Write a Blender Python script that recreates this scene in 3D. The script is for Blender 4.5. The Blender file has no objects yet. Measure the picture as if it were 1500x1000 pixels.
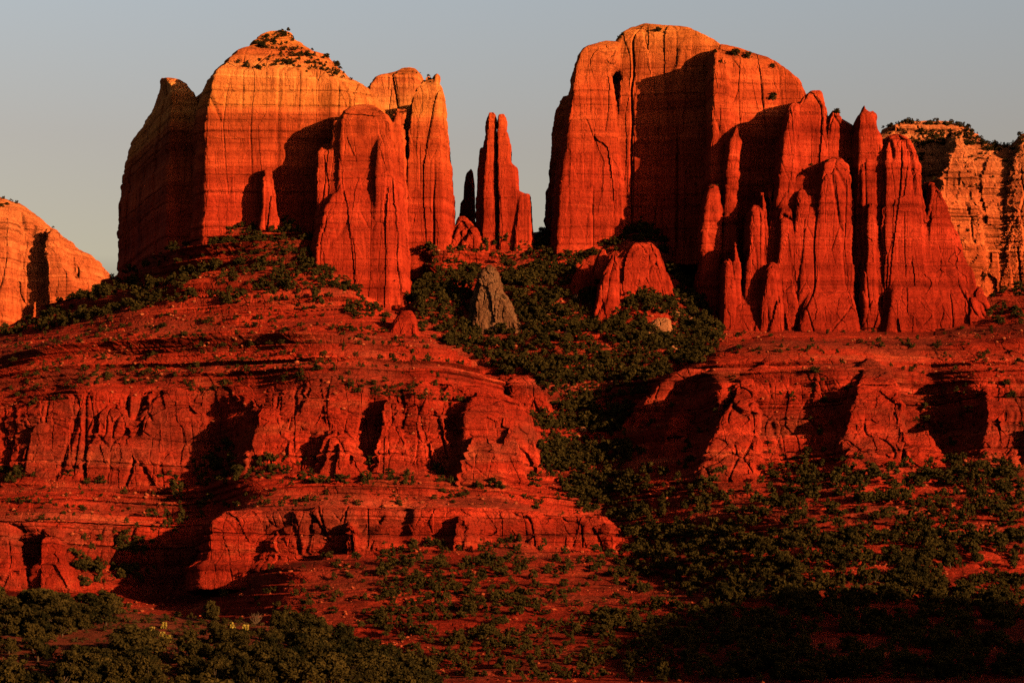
import bpy, math, random, time
import numpy as np
T0 = time.time()
R = math.radians
scene = bpy.context.scene
COL = scene.collection

# ------------------------------------------------------------------ camera
F = 3600.0          # focal length in photo pixels (photo is 1500 x 1000)
HY = 1100.0         # photo row of the true horizon
cam_data = bpy.data.cameras.new('camera')
cam_data.sensor_width = 36.0
cam_data.lens = 36.0 * F / 1500.0
cam_data.shift_y = (HY - 500.0) / 1500.0
cam_data.clip_start = 1.0
cam_data.clip_end = 60000.0
cam = bpy.data.objects.new('camera', cam_data)
cam.rotation_euler = (R(90), 0, 0)
COL.objects.link(cam)
scene.camera = cam

# ------------------------------------------------------------------ light
SUN_EL = 9.0
SUN_AZ = 50.0       # degrees to the right of straight behind the camera
world = bpy.data.worlds.new("World")
scene.world = world
world.use_nodes = True
wn = world.node_tree.nodes; wl = world.node_tree.links
wn.clear()
wo = wn.new('ShaderNodeOutputWorld'); wb = wn.new('ShaderNodeBackground')
sky = wn.new('ShaderNodeTexSky'); sky.sky_type = 'NISHITA'
sky.sun_disc = False
sky.sun_elevation = R(SUN_EL)
sky.sun_rotation = R(180.0 - SUN_AZ)
sky.altitude = 1300
sky.air_density = 1.0; sky.dust_density = 3.0; sky.ozone_density = 2.0
# evening sky: darker overhead and in the earth-shadow just over the horizon
wtc = wn.new('ShaderNodeTexCoord'); wsep = wn.new('ShaderNodeSeparateXYZ')
wr = wn.new('ShaderNodeValToRGB')
wl.new(wtc.outputs['Generated'], wsep.inputs[0]); wl.new(wsep.outputs['Z'], wr.inputs[0])
e = wr.color_ramp.elements
e[0].position = 0.0; e[0].color = (0.15, 0.08, 0.05, 1)
e[1].position = 0.17; e[1].color = (0.4, 0.2, 0.12, 1)
for p, c in ((0.195, (1.82, 0.97, 0.51)), (0.24, (1.95, 1.06, 0.64)), (0.295, (2.22, 1.38, 0.93)), (0.345, (0.4, 0.3, 0.25)), (0.45, (0.05, 0.05, 0.05)), (1.0, (0.04, 0.04, 0.05))):
    x = wr.color_ramp.elements.new(p); x.color = (*c, 1)
wm = wn.new('ShaderNodeMix'); wm.data_type = 'RGBA'; wm.blend_type = 'MULTIPLY'
wm.inputs[0].default_value = 1.0
wl.new(sky.outputs[0], wm.inputs[6]); wl.new(wr.outputs[0], wm.inputs[7])
wl.new(wm.outputs[2], wb.inputs[0]); wl.new(wb.outputs[0], wo.inputs[0])
wb.inputs[1].default_value = 0.11

sun_data = bpy.data.lights.new('sun', 'SUN')
sun_data.energy = 5.0
sun_data.angle = R(0.5)
sun_data.color = (1.0, 0.53, 0.22)
sun = bpy.data.objects.new('sun', sun_data)
sun.rotation_euler = (R(90 - SUN_EL), 0, R(SUN_AZ))
COL.objects.link(sun)
SUNV = np.array([math.sin(R(SUN_AZ)) * math.cos(R(SUN_EL)), -math.cos(R(SUN_AZ)) * math.cos(R(SUN_EL)), math.sin(R(SUN_EL))])

scene.view_settings.view_transform = 'Standard'
scene.view_settings.look = 'None'
scene.view_settings.exposure = 0.6
scene.view_settings.gamma = 1.0
scene.view_settings.use_curve_mapping = False
scene.cycles.max_bounces = 4
scene.cycles.diffuse_bounces = 0
scene.cycles.use_denoising = False

# ------------------------------------------------------------------ noise (numpy)
_rng = np.random.default_rng(7)
_P = _rng.permutation(256).astype(np.int32); _P = np.concatenate([_P, _P, _P])
_V = _rng.uniform(-1, 1, 256).astype(np.float32)

def noise(x, y, z, seed=0):
    x = np.asarray(x, np.float32) + seed * 17.13; y = np.asarray(y, np.float32) + seed * 5.7; z = np.asarray(z, np.float32) + seed * 9.1
    x, y, z = np.broadcast_arrays(x, y, z)
    xf = np.floor(x); yf = np.floor(y); zf = np.floor(z)
    xi = xf.astype(np.int32) & 255; yi = yf.astype(np.int32) & 255; zi = zf.astype(np.int32) & 255
    u = x - xf; v = y - yf; w = z - zf
    u = u * u * (3 - 2 * u); v = v * v * (3 - 2 * v); w = w * w * (3 - 2 * w)
    A = _P[xi]; B = _P[xi + 1]
    AA = _P[A + yi]; AB = _P[A + yi + 1]; BA = _P[B + yi]; BB = _P[B + yi + 1]
    def L(a, b, t): return a + (b - a) * t
    r0 = L(L(_V[_P[AA + zi]], _V[_P[BA + zi]], u), L(_V[_P[AB + zi]], _V[_P[BB + zi]], u), v)
    r1 = L(L(_V[_P[AA + zi + 1]], _V[_P[BA + zi + 1]], u), L(_V[_P[AB + zi + 1]], _V[_P[BB + zi + 1]], u), v)
    return L(r0, r1, w)

def fbm(x, y, z, octv=4, seed=0, gain=0.5):
    s = 0; a = 1.0; t = 0
    for i in range(octv):
        s = s + a * noise(x, y, z, seed + i * 3.3); t += a
        a *= gain; x = x * 2.03; y = y * 2.03; z = z * 2.03
    return s / t

def cells(x, y, z, seed=0):
    """Voronoi joints: returns (F1, F2, random value of the nearest cell)"""
    x = np.asarray(x, np.float32) + seed * 3.7; y = np.asarray(y, np.float32) + seed * 7.9; z = np.asarray(z, np.float32) + seed * 1.3
    xi = np.floor(x).astype(np.int32); yi = np.floor(y).astype(np.int32); zi = np.floor(z).astype(np.int32)
    f1 = np.full(x.shape, 9., np.float32); f2 = f1.copy(); rv = np.zeros(x.shape, np.float32)
    for dx in (-1, 0, 1):
        for dy in (-1, 0, 1):
            for dz in (-1, 0, 1):
                a = xi + dx; b = yi + dy; c = zi + dz
                h = _P[_P[_P[a & 255] + (b & 255)] + (c & 255)]
                px = a + 0.5 + 0.5 * _V[h]; py = b + 0.5 + 0.5 * _V[_P[h + 11]]; pz = c + 0.5 + 0.5 * _V[_P[h + 23]]
                d = np.sqrt((px - x) ** 2 + (py - y) ** 2 + (pz - z) ** 2)
                m = d < f1
                f2 = np.where(m, f1, np.minimum(f2, d)); f1 = np.where(m, d, f1)
                rv = np.where(m, _V[_P[h + 41]], rv)
    return f1, f2, rv

def sstep(a, b, x):
    t = np.clip((x - a) / (b - a), 0, 1)
    return t * t * (3 - 2 * t)

# strata: one table of hardness against height, shared by every rock in the place
_ZT = np.arange(-100, 500, 0.25)
def _tab(scale, seed, sharp):
    n = noise(_ZT / scale, np.zeros_like(_ZT), np.zeros_like(_ZT), seed)
    return np.tanh(n * sharp)
STRATA = 1.1 * _tab(9.0, 3, 5) + 0.6 * _tab(3.6, 5, 4) + 0.3 * _tab(1.7, 8, 3)
_n = noise(_ZT / 7.0, 0 * _ZT, 0 * _ZT, 33); _n2 = noise(_ZT / 3.1, 0 * _ZT, 0 * _ZT, 35)
NOTCH = np.exp(-(_n / 0.10) ** 2) + 0.6 * np.exp(-(_n2 / 0.14) ** 2)      # thin recessed bedding planes
def notch(z): return np.interp(z, _ZT, NOTCH).astype(np.float32)
# ledges: each bed leans out as it rises, then steps back
_lr = np.random.default_rng(19); _b = [-100.0]
while _b[-1] < 500: _b.append(_b[-1] + _lr.choice([1.6, 2.4, 3.5, 5.5, 7.5]))
_b = np.array(_b); _la = _lr.uniform(0.35, 1.0, len(_b)); _k = np.searchsorted(_b, _ZT, 'right') - 1
_k = np.clip(_k, 0, len(_b) - 2); _fr = (_ZT - _b[_k]) / (_b[_k + 1] - _b[_k])
LEDGE = (np.minimum(_fr, (1 - _fr) * 5) - 0.42) * (_b[_k + 1] - _b[_k]) * _la[_k]
def ledge(z): return np.interp(z, _ZT, LEDGE).astype(np.float32)
def strata(z): return np.interp(z, _ZT, STRATA).astype(np.float32)

# ------------------------------------------------------------------ helpers
def WX(px, Y): return (np.asarray(px, float) - 750.0) / F * Y
def WZ(py, Y): return (HY - np.asarray(py, float)) / F * Y

def make_mesh(name, v, f, mat, parent=None, smooth=True):
    """v (N,3), f (M,4) or (M,3) numpy -> one mesh object"""
    me = bpy.data.meshes.new(name)
    v = np.ascontiguousarray(v, np.float32); f = np.ascontiguousarray(f, np.int32)
    n = f.shape[1]
    me.vertices.add(len(v)); me.vertices.foreach_set('co', v.ravel())
    me.loops.add(f.size); me.loops.foreach_set('vertex_index', f.ravel())
    me.polygons.add(len(f)); me.polygons.foreach_set('loop_start', np.arange(0, f.size, n, dtype=np.int32))
    me.polygons.foreach_set('use_smooth', np.full(len(f), smooth, bool))
    me.update(calc_edges=True)
    if mat: me.materials.append(mat)
    o = bpy.data.objects.new(name, me)
    COL.objects.link(o)
    if parent is not None: o.parent = parent
    return o

def tag(o, label=None, cat=None, group=None, kind=None):
    if label: o['label'] = label
    if cat: o['category'] = cat
    if group: o['group'] = group
    if kind: o['kind'] = kind
    return o

def thing(name, label, cat, loc, group=None):
    o = bpy.data.objects.new(name, None); COL.objects.link(o)
    o.location = loc; o.empty_display_size = 1
    return tag(o, label, cat, group)

def normals(v, f):
    if f.shape[1] == 4:
        n = np.cross(v[f[:, 2]] - v[f[:, 0]], v[f[:, 3]] - v[f[:, 1]])
    else:
        n = np.cross(v[f[:, 1]] - v[f[:, 0]], v[f[:, 2]] - v[f[:, 0]])
    out = np.zeros_like(v)
    for k in range(f.shape[1]):
        for c in range(3):
            out[:, c] += np.bincount(f[:, k], n[:, c], len(v))
    return out / (np.linalg.norm(out, axis=1, keepdims=True) + 1e-9)

# ------------------------------------------------------------------ materials
def nodes(name):
    m = bpy.data.materials.new(name); m.use_nodes = True
    nt = m.node_tree; nt.nodes.clear()
    out = nt.nodes.new('ShaderNodeOutputMaterial'); b = nt.nodes.new('ShaderNodeBsdfPrincipled')
    nt.links.new(b.outputs[0], out.inputs[0])
    b.inputs['Roughness'].default_value = 0.95
    b.inputs['Specular IOR Level'].default_value = 0.08
    return m, nt, b

def ramp(nt, src, stops, interp='LINEAR'):
    r = nt.nodes.new('ShaderNodeValToRGB'); r.color_ramp.interpolation = interp
    el = r.color_ramp.elements
    for i, (p, c) in enumerate(stops):
        x = el[i] if i < 2 else el.new(p)
        x.position = p
        c = (c, c, c) if isinstance(c, (int, float)) else c
        x.color = (*c, 1)
    nt.links.new(src, r.inputs[0])
    return r.outputs[0]

def vscale(nt, src, s, off=(0, 0, 0)):
    m = nt.nodes.new('ShaderNodeMapping'); m.inputs['Scale'].default_value = s; m.inputs['Location'].default_value = off
    nt.links.new(src, m.inputs[0]); return m.outputs[0]

def ntex(nt, vec, scale=1.0, detail=4, rough=0.55):
    n = nt.nodes.new('ShaderNodeTexNoise'); n.inputs['Scale'].default_value = scale
    n.inputs['Detail'].default_value = detail; n.inputs['Roughness'].default_value = rough
    nt.links.new(vec, n.inputs['Vector']); return n.outputs[0]

def math_(nt, op, a, b=None):
    m = nt.nodes.new('ShaderNodeMath'); m.operation = op
    for i, s in enumerate((a, b)):
        if s is None: continue
        if isinstance(s, (int, float)): m.inputs[i].default_value = s
        else: nt.links.new(s, m.inputs[i])
    return m.outputs[0]

def mixc(nt, fac, a, b, mode='MIX'):
    m = nt.nodes.new('ShaderNodeMix'); m.data_type = 'RGBA'; m.blend_type = mode
    for i, s in ((0, fac), (6, a), (7, b)):
        if isinstance(s, (int, float)): m.inputs[i].default_value = s
        elif isinstance(s, tuple): m.inputs[i].default_value = (*s, 1)
        else: nt.links.new(s, m.inputs[i])
    return m.outputs[2]

def rock_material(name, z0, z1, stops, band=0.75, streak=0.75, bump=0.8, warp=1.6, speck=0.0, mottle=0.0):
    m, nt, b = nodes(name)
    geo = nt.nodes.new('ShaderNodeNewGeometry'); pos = geo.outputs['Position']
    sep = nt.nodes.new('ShaderNodeSeparateXYZ'); nt.links.new(pos, sep.inputs[0])
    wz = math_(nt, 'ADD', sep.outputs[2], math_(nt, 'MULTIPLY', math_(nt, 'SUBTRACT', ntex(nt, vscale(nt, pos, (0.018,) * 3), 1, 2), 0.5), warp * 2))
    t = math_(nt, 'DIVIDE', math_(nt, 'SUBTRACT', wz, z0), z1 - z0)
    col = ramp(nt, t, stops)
    if mottle:
        mo = ntex(nt, vscale(nt, pos, (0.022, 0.022, 0.05), (3, 8, 5)), 1, 5, 0.62)
        col = mixc(nt, ramp(nt, mo, ((0.44, 0.0), (0.60, mottle))), col, (0.21, 0.034, 0.018))
        mo = ntex(nt, vscale(nt, pos, (0.03, 0.03, 0.11), (31, 18, 9)), 1, 5, 0.66)
        col = mixc(nt, ramp(nt, mo, ((0.56, 0.0), (0.66, mottle * 0.7))), col, (0.50, 0.085, 0.035))
    # thin beds; the finer pale lines also paint in light caught on ledges
    cmb = nt.nodes.new('ShaderNodeCombineXYZ'); nt.links.new(wz, cmb.inputs[2])
    nt.links.new(math_(nt, 'MULTIPLY', sep.outputs[0], 0.02), cmb.inputs[0])
    nt.links.new(math_(nt, 'MULTIPLY', sep.outputs[1], 0.02), cmb.inputs[1])
    bed = ntex(nt, cmb.outputs[0], 0.13, 4, 0.6)
    col = mixc(nt, band, col, ramp(nt, bed, ((0.30, (0.32, 0.22, 0.2)), (0.46, (0.85, 0.8, 0.8)), (0.56, (1.05, 1.05, 1.05)), (0.66, (1.5, 1.75, 1.8)))), 'MULTIPLY')
    ln = ntex(nt, cmb.outputs[0], 0.36, 4, 0.62)
    lm = ramp(nt, ntex(nt, vscale(nt, pos, (0.03, 0.03, 0.09), (7, 3, 1)), 1, 3), ((0.42, 0.0), (0.6, min(1.0, band * 1.5))))
    col = mixc(nt, lm, col, ramp(nt, ln, ((0.30, (0.5, 0.42, 0.4)), (0.40, (1, 1, 1)), (0.60, (1, 1, 1)), (0.655, (1.35, 1.7, 1.8)), (0.70, (1, 1, 1)))), 'MULTIPLY')
    # dark varnish streaks running down the faces
    st = ntex(nt, vscale(nt, pos, (0.13, 0.13, 0.012)), 1, 5, 0.65)
    col = mixc(nt, streak, col, ramp(nt, st, ((0.40, (1, 1, 1)), (0.56, (0.8, 0.7, 0.68)), (0.66, (0.34, 0.25, 0.22)))), 'MULTIPLY')
    # blotches
    bl = ntex(nt, vscale(nt, pos, (0.06, 0.06, 0.09)), 1, 6, 0.6)
    col = mixc(nt, 0.55, col, ramp(nt, bl, ((0.3, (0.6, 0.5, 0.45)), (0.5, (1, 1, 1)), (0.72, (1.25, 1.35, 1.4)))), 'MULTIPLY')
    gr = ntex(nt, vscale(nt, pos, (0.9, 0.9, 1.6)), 1, 3, 0.7)
    col = mixc(nt, 0.32, col, ramp(nt, gr, ((0.3, (0.55, 0.5, 0.48)), (0.5, (1, 1, 1)), (0.7, (1.3, 1.35, 1.35)))), 'MULTIPLY')
    if speck:
        # loose pale stones and dark scrubby stains
        sp = ntex(nt, vscale(nt, pos, (1.1, 1.1, 1.1), (13, 4, 2)), 1, 2, 0.6)
        col = mixc(nt, speck, col, ramp(nt, sp, ((0.66, (1, 1, 1)), (0.74, (1.5, 2.3, 2.6)))), 'MULTIPLY')
    nt.links.new(col, b.inputs['Base Color'])
    bp = nt.nodes.new('ShaderNodeBump'); bp.inputs['Strength'].default_value = bump; bp.inputs['Distance'].default_value = 1.0
    h = math_(nt, 'ADD', math_(nt, 'MULTIPLY', ntex(nt, vscale(nt, pos, (0.3, 0.3, 1.1)), 1, 7, 0.68), 1.3),
              math_(nt, 'ADD', math_(nt, 'MULTIPLY', bed, 2.4), math_(nt, 'MULTIPLY', ln, 0.9)))
    ck = ntex(nt, vscale(nt, pos, (0.30, 0.30, 0.02)), 1, 4, 0.55)           # hairline vertical joints
    ck = math_(nt, 'MINIMUM', math_(nt, 'ABSOLUTE', math_(nt, 'SUBTRACT', ck, 0.5)), 0.02)
    h = math_(nt, 'ADD', h, math_(nt, 'MULTIPLY', ck, 30.0))
    nt.links.new(h, bp.inputs['Height'])
    nt.links.new(bp.outputs[0], b.inputs['Normal'])
    return m

RED = (0.40, 0.032, 0.014); ORED = (0.50, 0.050, 0.019); ORANGE = (0.58, 0.095, 0.027); TAN = (0.80, 0.26, 0.060); CREAM = (0.78, 0.33, 0.11)
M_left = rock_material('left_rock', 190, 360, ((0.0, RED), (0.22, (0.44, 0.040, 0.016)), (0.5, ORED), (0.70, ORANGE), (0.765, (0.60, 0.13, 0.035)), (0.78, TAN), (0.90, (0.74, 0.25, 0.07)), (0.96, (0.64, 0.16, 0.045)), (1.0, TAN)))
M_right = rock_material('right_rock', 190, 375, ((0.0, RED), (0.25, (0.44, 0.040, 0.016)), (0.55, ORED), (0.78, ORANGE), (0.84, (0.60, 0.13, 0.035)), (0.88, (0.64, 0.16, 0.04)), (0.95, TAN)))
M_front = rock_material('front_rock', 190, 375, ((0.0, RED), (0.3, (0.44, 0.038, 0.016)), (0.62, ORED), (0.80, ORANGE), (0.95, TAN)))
M_hill = rock_material('hill_rock', 20, 240, ((0.0, (0.32, 0.028, 0.013)), (0.3, (0.39, 0.030, 0.013)), (0.6, (0.42, 0.033, 0.014)), (1.0, (0.45, 0.040, 0.016))), band=0.8, streak=0.4, bump=0.9, warp=1.5, speck=0.4, mottle=0.8)
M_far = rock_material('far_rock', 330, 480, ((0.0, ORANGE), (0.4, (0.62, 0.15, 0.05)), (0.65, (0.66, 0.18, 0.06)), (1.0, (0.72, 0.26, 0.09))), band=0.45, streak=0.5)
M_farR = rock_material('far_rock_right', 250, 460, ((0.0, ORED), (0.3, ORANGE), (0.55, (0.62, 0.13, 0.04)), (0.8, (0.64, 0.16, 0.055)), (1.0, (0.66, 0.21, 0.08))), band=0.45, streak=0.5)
M_grey = rock_material('grey_rock', 150, 300, ((0.0, (0.19, 0.085, 0.042)), (1.0, (0.25, 0.125, 0.065))), band=0.3, streak=0.5, bump=1.0)
M_pale = rock_material('pale_rock', 100, 330, ((0.0, (0.42, 0.16, 0.07)), (1.0, (0.50, 0.24, 0.11))), band=0.3, streak=0.3)
M_scree = rock_material('scree_rock', 20, 260, ((0.0, (0.36, 0.07, 0.03)), (0.5, (0.42, 0.09, 0.04)), (1.0, (0.46, 0.14, 0.06))), band=0.1, streak=0.1, bump=0.4, speck=0.15)
M_soil = rock_material('soil', -10, 60, ((0.0, (0.16, 0.035, 0.018)), (1.0, (0.20, 0.045, 0.022))), band=0.1, streak=0.1, bump=0.6)

def leaf_material(name, c0, c1, dry=None):
    m, nt, b = nodes(name)
    geo = nt.nodes.new('ShaderNodeNewGeometry'); oi = nt.nodes.new('ShaderNodeObjectInfo')
    n = ntex(nt, vscale(nt, geo.outputs['Position'], (0.16,) * 3), 1, 3)
    f = math_(nt, 'ADD', math_(nt, 'MULTIPLY', math_(nt, 'SUBTRACT', n, 0.5), 2.2), math_(nt, 'MULTIPLY', geo.outputs['Random Per Island'], 0.45))
    f = math_(nt, 'ADD', math_(nt, 'ADD', f, 0.28), math_(nt, 'MULTIPLY', math_(nt, 'SUBTRACT', oi.outputs['Random'], 0.5), 0.5))
    col = ramp(nt, f, ((0.1, c0), (0.9, c1)))
    nt.links.new(col, b.inputs['Base Color'])
    return m
M_leaf = leaf_material('juniper_leaf', (0.009, 0.010, 0.003), (0.064, 0.047, 0.012))
M_scrub = leaf_material('scrub_leaf', (0.018, 0.017, 0.005), (0.062, 0.045, 0.014))
M_dry = leaf_material('dry_twig', (0.10, 0.06, 0.035), (0.20, 0.13, 0.08))
M_bark = leaf_material('bark', (0.05, 0.035, 0.022), (0.10, 0.07, 0.045))
M_cact = leaf_material('cactus_pad', (0.16, 0.12, 0.02), (0.34, 0.26, 0.05))

# ------------------------------------------------------------------ rock builder: solids traced by rows, given depth, voxelised, weathered
OCT = ((0, .16), (.12, 0), (.86, 0), (1, .2), (1, .8), (.85, 1), (.15, 1), (0, .8))
def prim(rows, Yf, D, poly=OCT, batter=0.06, pw=0.7, back=0.0, slide=0.0):
    """rows: (py, left px, right px) on the photo; Yf front depth in metres at the base row; D thickness; slide: how far (m) the front steps back at the very top"""
    rows = sorted(rows, key=lambda r: -r[0])
    return dict(rows=rows, Yf=Yf, D=D, poly=poly, batter=batter, pw=pw)

def prim_rows(p):
    """row heights and edges in metres, each row taken at the depth where its outline lies"""
    py = np.array([r[0] for r in p['rows']], float); l = np.array([r[1] for r in p['rows']], float); r_ = np.array([r[2] for r in p['rows']], float)
    w = r_ - l
    q = np.clip(w / (np.median(w) if len(w) > 2 else w.max()), 0, 1)
    Dz = p['D'] * np.maximum(q ** p['pw'], 0.05)
    front = p['Yf'] + p['D'] / 2 - Dz / 2
    Y = front.copy()
    for _ in range(4):
        z = WZ(py, Y + 0.2 * Dz)
        Y = front + p['batter'] * np.clip(z - z[0], 0, None)
    z = np.maximum.accumulate(z + np.arange(len(z)) * 1e-3)
    vl = [c[1] for c in p['poly'] if c[0] < 0.03]; vr = [c[1] for c in p['poly'] if c[0] > 0.97]
    al = np.where(l < 750, min(vl), max(vl)); ar = np.where(r_ > 750, min(vr), max(vr))
    return z, WX(l, Y + al * Dz), WX(r_, Y + ar * Dz)

def prim_eval(p, x, y, z):
    pz, Lx, Rx = p['z'], p['L'], p['R']
    zc = np.clip(z, pz[0], pz[-1])
    L = np.interp(zc, pz, Lx); Rr = np.interp(zc, pz, Rx)
    W = np.maximum(Rr - L, 0.6)
    # the thickness follows the width, so domes round over backwards too
    wmax = np.median(Rx - Lx) if len(pz) > 2 else (Rx - Lx).max()
    q = np.clip(W / wmax, 0.0, 1.0)
    Dz = p['D'] * np.maximum(q ** p['pw'], 0.05)
    mid = p['Yf'] + p['D'] / 2
    front = mid - Dz / 2 + p['batter'] * np.clip(z - pz[0], 0, None)
    f = np.full((len(x), len(y), len(z)), -1e9, np.float32)
    pts = p['poly']; n = len(pts)
    u = (x[:, None] - L[None]) / W[None]                      # (nx,nz)
    v = (y[:, None] - front[None]) / Dz[None]                 # (ny,nz)
    for i in range(n):
        a = pts[i]; b = pts[(i + 1) % n]
        ex, ey = b[0] - a[0], b[1] - a[1]
        nx_, ny_ = ey, -ex
        c = nx_ * a[0] + ny_ * a[1]
        g = np.sqrt((nx_ / W) ** 2 + (ny_ / Dz) ** 2)
        e_ = ((nx_ * u)[:, None, :] + (ny_ * v)[None, :, :] - c) / g[None, None, :]
        np.maximum(f, e_, out=f)
    np.maximum(f, (z - pz[-1])[None, None, :], out=f)
    return f

def orient(poly):
    a = sum(poly[i][0] * poly[(i + 1) % len(poly)][1] - poly[(i + 1) % len(poly)][0] * poly[i][1] for i in range(len(poly)))
    return poly if a > 0 else tuple(reversed(poly))

def blur(f):
    for ax in range(3):
        g = f.copy()
        sl = [slice(None)] * 3
        a = [slice(None)] * 3; b = [slice(None)] * 3; c = [slice(None)] * 3
        a[ax] = slice(0, -2); b[ax] = slice(1, -1); c[ax] = slice(2, None)
        g[tuple(b)] = 0.25 * f[tuple(a)] + 0.5 * f[tuple(b)] + 0.25 * f[tuple(c)]
        f = g
    return f

def surface_nets(f, org, h):
    s = f < 0
    nx, ny, nz = f.shape
    cnt = np.zeros((nx - 1, ny - 1, nz - 1), np.int8)
    for i in (0, 1):
        for j in (0, 1):
            for k in (0, 1):
                cnt += s[i:nx - 1 + i, j:ny - 1 + j, k:nz - 1 + k]
    act = np.argwhere((cnt > 0) & (cnt < 8))
    idx = np.full(cnt.shape, -1, np.int32); idx[act[:, 0], act[:, 1], act[:, 2]] = np.arange(len(act))
    corner = {}
    for i in (0, 1):
        for j in (0, 1):
            for k in (0, 1):
                corner[i, j, k] = f[act[:, 0] + i, act[:, 1] + j, act[:, 2] + k]
    acc = np.zeros((len(act), 3), np.float32); num = np.zeros(len(act), np.float32)
    for a in corner:
        for ax in range(3):
            if a[ax]: continue
            b = list(a); b[ax] = 1; b = tuple(b)
            va, vb = corner[a], corner[b]
            m = (va < 0) != (vb < 0)
            t = np.where(m, va / np.where(m, va - vb, 1), 0)
            pt = np.zeros((len(act), 3), np.float32) + np.array(a, np.float32)
            pt[:, ax] += t
            acc += pt * m[:, None]; num += m
    v = (act + acc / num[:, None]) * h + org
    faces = []
    for ax in range(3):
        o1, o2 = (ax + 1) % 3, (ax + 2) % 3
        a = [slice(None)] * 3; b = [slice(None)] * 3
        a[ax] = slice(0, -1); b[ax] = slice(1, None)
        ch = s[tuple(a)] != s[tuple(b)]
        e_ = np.argwhere(ch)
        e_ = e_[(e_[:, o1] > 0) & (e_[:, o2] > 0) & (e_[:, o1] < f.shape[o1] - 1) & (e_[:, o2] < f.shape[o2] - 1)]
        ins = s[e_[:, 0], e_[:, 1], e_[:, 2]]
        q = []
        for d1, d2 in ((1, 1), (0, 1), (0, 0), (1, 0)):
            c = e_.copy(); c[:, o1] -= d1; c[:, o2] -= d2
            q.append(idx[c[:, 0], c[:, 1], c[:, 2]])
        q = np.stack(q, 1)
        q[~ins] = q[~ins][:, ::-1]
        faces.append(q)
    return v.astype(np.float32), np.concatenate(faces)

def relax(v, f, n=1, k=0.5):
    for _ in range(n):
        s = np.zeros_like(v); c = np.zeros(len(v), np.float32)
        for a in range(4):
            b = (a + 1) % 4
            for ax in range(3):
                s[:, ax] += np.bincount(f[:, a], v[f[:, b], ax], len(v)) + np.bincount(f[:, b], v[f[:, a], ax], len(v))
            c += np.bincount(f[:, a], minlength=len(v)) + np.bincount(f[:, b], minlength=len(v))
        v = v * (1 - k) + k * s / c[:, None]
    return v.astype(np.float32)

def subdivide(v, f):
    """splits every quad into four"""
    e = np.concatenate([f[:, [k, (k + 1) % 4]] for k in range(4)]); e.sort(axis=1)
    key = e[:, 0].astype(np.int64) * len(v) + e[:, 1]
    u, inv = np.unique(key, return_inverse=True)
    a = u // len(v); b = u % len(v)
    nf = len(f); m = inv.reshape(4, nf) + len(v); c = np.arange(nf) + len(v) + len(u)
    nv = np.concatenate([v, (v[a] + v[b]) * 0.5, v[f].mean(1)]).astype(np.float32)
    nfc = [np.stack([f[:, k], m[k], c, m[(k + 3) % 4]], 1) for k in range(4)]
    return nv, np.concatenate(nfc).astype(np.int32)

def weather(v, f, amp=1.0, scale=1.0, joint=1.0, bed=1.0, rough=1.0, seed=0, step=0.0):
    """breaks a smooth rock body into joints, beds and ragged edges"""
    n = normals(v, f)
    hn = n.copy(); hn[:, 2] = 0
    steep = np.linalg.norm(hn, axis=1)
    hn /= (steep[:, None] + 1e-6)
    x, y, z = v[:, 0] / scale, v[:, 1] / scale, v[:, 2] / scale
    wx = x + 1.1 * noise(x / 8, y / 8, z / 24, 61 + seed); wy = y + 1.1 * noise(x / 8, y / 8, z / 24, 67 + seed)
    # broad swells, tall joint-bounded slabs, a few open cracks, small blocks
    d = 1.3 * amp * fbm(x / 34, y / 34, z / 90, 3, 31 + seed)
    f1, f2, rv = cells(wx / 14, wy / 14, z / 110, 2 + seed)
    open_ = sstep(0.0, 0.25, noise(x / 18, y / 18, z / 30, 81 + seed))
    d += joint * (1.3 * rv - 1.1 * open_ * (1 - sstep(0.0, 0.07, f2 - f1)))
    f1, f2, rv = cells(wx / 5.0, wy / 5.0, z / 26, 5 + seed)
    open_ = sstep(0.1, 0.4, noise(x / 9, y / 9, z / 16, 85 + seed))
    d += joint * (0.45 * rv - 0.4 * open_ * (1 - sstep(0.0, 0.10, f2 - f1)))
    # long open fractures
    sx = x + 0.55 * noise(x / 5, y / 5, z / 13, 63 + seed); sy = y + 0.55 * noise(x / 5, y / 5, z / 13, 64 + seed)
    fr = noise(sx / 24, sy / 24, z / 400, 51 + seed); fo = sstep(-0.1, 0.25, noise(x / 40, y / 40, z / 60, 53 + seed))
    d -= joint * 4.0 * fo * np.exp(-(fr / 0.035) ** 2)
    fr = noise(sx / 9, sy / 9, z / 260, 55 + seed); fo = sstep(0.05, 0.3, noise(x / 22, y / 22, z / 30, 57 + seed))
    d -= joint * 1.1 * fo * np.exp(-(fr / 0.06) ** 2)
    d *= scale
    zz = v[:, 2] + 1.8 * noise(x / 60, y / 60, 0 * z, 71)
    d += step * ledge(zz) * np.clip(0.7 + 0.9 * noise(x / 30, y / 30, z / 12, 97), 0.1, 1.5)
    d += bed * (1.0 * strata(zz) * (0.6 + 0.5 * noise(x / 25, y / 25, z / 10, 91)) - 0.9 * notch(zz))
    out = v + hn * (d * np.clip(steep * 1.3, 0, 1))[:, None]
    out += n * (scale * rough * (0.5 * fbm(x / 5, y / 5, z / 2.6, 5, 41 + seed, 0.66)))[:, None]
    # beds also step the tops
    out[:, 2] += bed * 0.8 * (1 - steep) * noise(x / 9, y / 9, zz / 4, 77)
    return out.astype(np.float32)

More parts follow.
